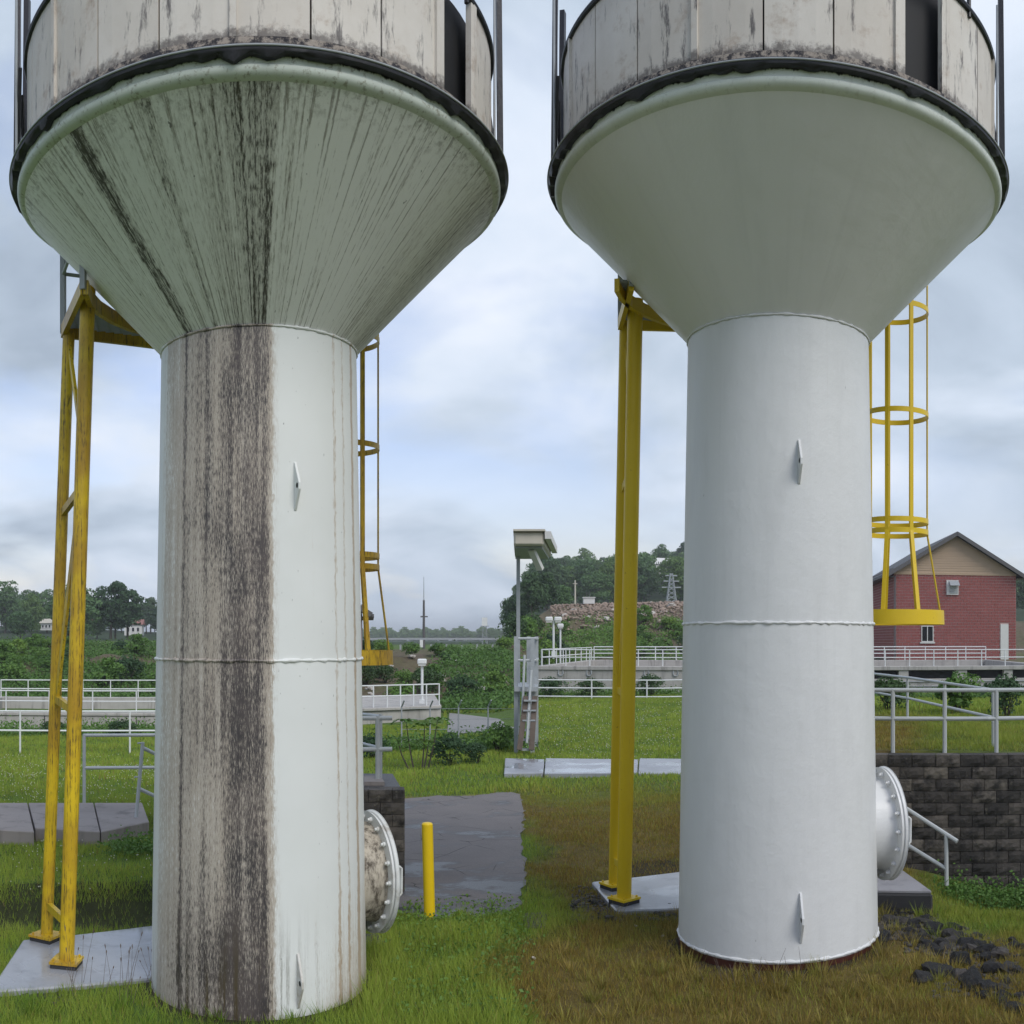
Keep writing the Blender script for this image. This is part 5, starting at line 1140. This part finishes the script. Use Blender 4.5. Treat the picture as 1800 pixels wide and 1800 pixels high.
for px, py, s in ((1640, 1640, .30), (1672, 1652, .26), (1700, 1668, .30), (1730, 1680, .28), (1655, 1670, .24), (1625, 1622, .20), (1690, 1700, .34), (1740, 1712, .30), (1760, 1690, .26), (1600, 1612, .13), (1575, 1618, .15), (1560, 1628, .12), (1592, 1630, .14), (1612, 1644, .16), (1580, 1642, .12), (1555, 1645, .11), (1630, 1660, .16), (1715, 1645, .18), (1775, 1715, .3), (1650, 1715, .36), (1710, 1735, .38), (1620, 1730, .3), (1780, 1660, .2), (1600, 1655, .15), (1570, 1605, .12), (1685, 1632, .16), (1620, 1605, .1), (1735, 1745, .3), (1585, 1660, .12)):
    rock(blk, G(px, py, -0.02), s * 0.74, 'black wet rock in the heap right of the clean column', 'black rocks right of the clean column')
for i in range(84):
    px = rk.uniform(1552, 1800); lo = 1606 + max(0, px - 1600) * 0.33; rock(blk, G(px, rk.uniform(lo, lo + 70 + max(0, px - 1640) * 0.5), -0.02), rk.uniform(.06, .21), 'black wet rock in the heap right of the clean column', 'black rocks right of the clean column', 0.35)
for i in range(30):
    px = rk.uniform(1000, 1195); py = rk.uniform(1590, 1612) if px > 1050 else rk.uniform(1560, 1610)
    rock(blk, G(px, py, 0.0), rk.uniform(.05, .12), 'small dark stone along the wet pad under the clean legs', 'dark stones along the clean pad', 0.2)
for px, py, s in ((938, 1674, .05), (1165, 1640, .045), (1118, 1622, .04), (1010, 1640, .04)): rock(pal, G(px, py, 0), s, 'tiny pale stone lying in the dry brown grass', 'pale stones in the dry grass', 0.1)
for i in range(110):
    px = rk.uniform(972, 1225); d = bkd(px) + (rk.uniform(15, 25) if i < 80 else rk.uniform(3, 16)); rock(rub, PZ(px, d, 0), rk.uniform(.28, .85) if i < 80 else rk.uniform(.2, .6), 'broken brown stone on the rubble bank', 'rubble stones on the right bank')
for i in range(34):
    px = rk.uniform(640, 895) if i < 22 else rk.uniform(-40, 275); d = bkd(px) + rk.uniform(3, 20); rock(pal, PZ(px, d, 0), rk.uniform(.2, .55), 'pale stone lying on the green bank', 'pale stones on the green bank', 0.0)
def gravel_patch(name, label, polys, n, s0, s1, seed, mat):
    r = random.Random(seed); base = rock_mesh(seed, mat, 1); bv = np.array([v.co[:] for v in base.vertices]); bf = np.array([p.vertices[:] for p in base.polygons]); V = []; Fc = []; k = 0
    while k < n:
        px0, px1, py0, py1 = r.choice(polys); p = G(r.uniform(px0, px1), r.uniform(py0, py1), -0.02); 
        s = r.uniform(s0, s1); a = r.uniform(0, 6.28); rot = np.array([[math.cos(a), -math.sin(a), 0], [math.sin(a), math.cos(a), 0], [0, 0, 1]]); q = np.array([p.x, p.y, Hz(p) + s * 0.15])
        if any(inside(pd, np.array([p.x]), np.array([p.y]))[0] for pd in PADS): k += 1; continue
        V.append(bv @ rot.T * s * np.array([r.uniform(.7, 1.4), 1, 1]) + q); Fc.append(bf + k * 0 + len(V) * 0 + (len(V) - 1) * len(bv)); k += 1
    bpy.data.meshes.remove(base); tag(obj(name, np_mesh(name, np.concatenate(V), np.concatenate(Fc), mat)), label, kind='stuff')
gravel_patch('pad_gravel', 'dark gravel around the clean wet pad and manway pad', [(1005, 1100, 1555, 1615), (1060, 1195, 1593, 1616), (922, 960, 1600, 1625), (1545, 1650, 1605, 1650), (1540, 1620, 1640, 1670), (1590, 1700, 1625, 1690), (1640, 1790, 1650, 1760)], 2600, 0.018, 0.065, 91, M['black_rock'])
gravel_patch('column_gravel', 'fine dark gravel at the foot of the grimy tank and pad', [(40, 130, 1690, 1740), (640, 740, 1690, 1725)], 500, 0.015, 0.045, 92, M['black_rock'])

def scree():
    r = np.random.default_rng(93); base = rock_mesh(93, M['rubble'], 1); bv = np.array([v.co[:] for v in base.vertices]); bf = np.array([p.vertices[:] for p in base.polygons]); bpy.data.meshes.remove(base); n = 1750
    px = r.uniform(968, 1230, n); d = B0(px) + 25 - np.abs(r.normal(size=n)) * 5.5; a = (px - CX) / F; x = d * Q * np.sin(a); y = d * Q * np.cos(a); z = H(x, y); V = []; Fc = []
    for i in range(n):
        s = r.uniform(0.12, 0.38); t = r.uniform(0, 6.28); rot = np.array([[math.cos(t), -math.sin(t), 0], [math.sin(t), math.cos(t), 0], [0, 0, 1]]); V.append(bv @ rot.T * s * r.uniform(0.7, 1.5, 3) + np.array([x[i], y[i], z[i] + s * 0.2])); Fc.append(bf + i * len(bv))
    tag(obj('scree', np_mesh('scree', np.concatenate(V), np.concatenate(Fc), M['rubble'])), 'small broken brown rubble under the crest of the right bank', kind='stuff')
scree()
# ------------------------------------------------------------------ hazy summer air
hz = bpy.data.materials.new('haze'); hz.use_nodes = True; nt = hz.node_tree; nt.nodes.clear()
o_ = nt.nodes.new('ShaderNodeOutputMaterial'); v_ = nt.nodes.new('ShaderNodeVolumePrincipled'); v_.inputs['Density'].default_value = 0.0005; v_.inputs['Color'].default_value = (0.95, 0.97, 1.0, 1); v_.inputs['Anisotropy'].default_value = 0.2
nt.links.new(v_.outputs[0], o_.inputs['Volume'])
hb = MB().box((0, 0, 24), (10300, 10300, 56)).build('haze', hz); tag(hb, kind='stuff')
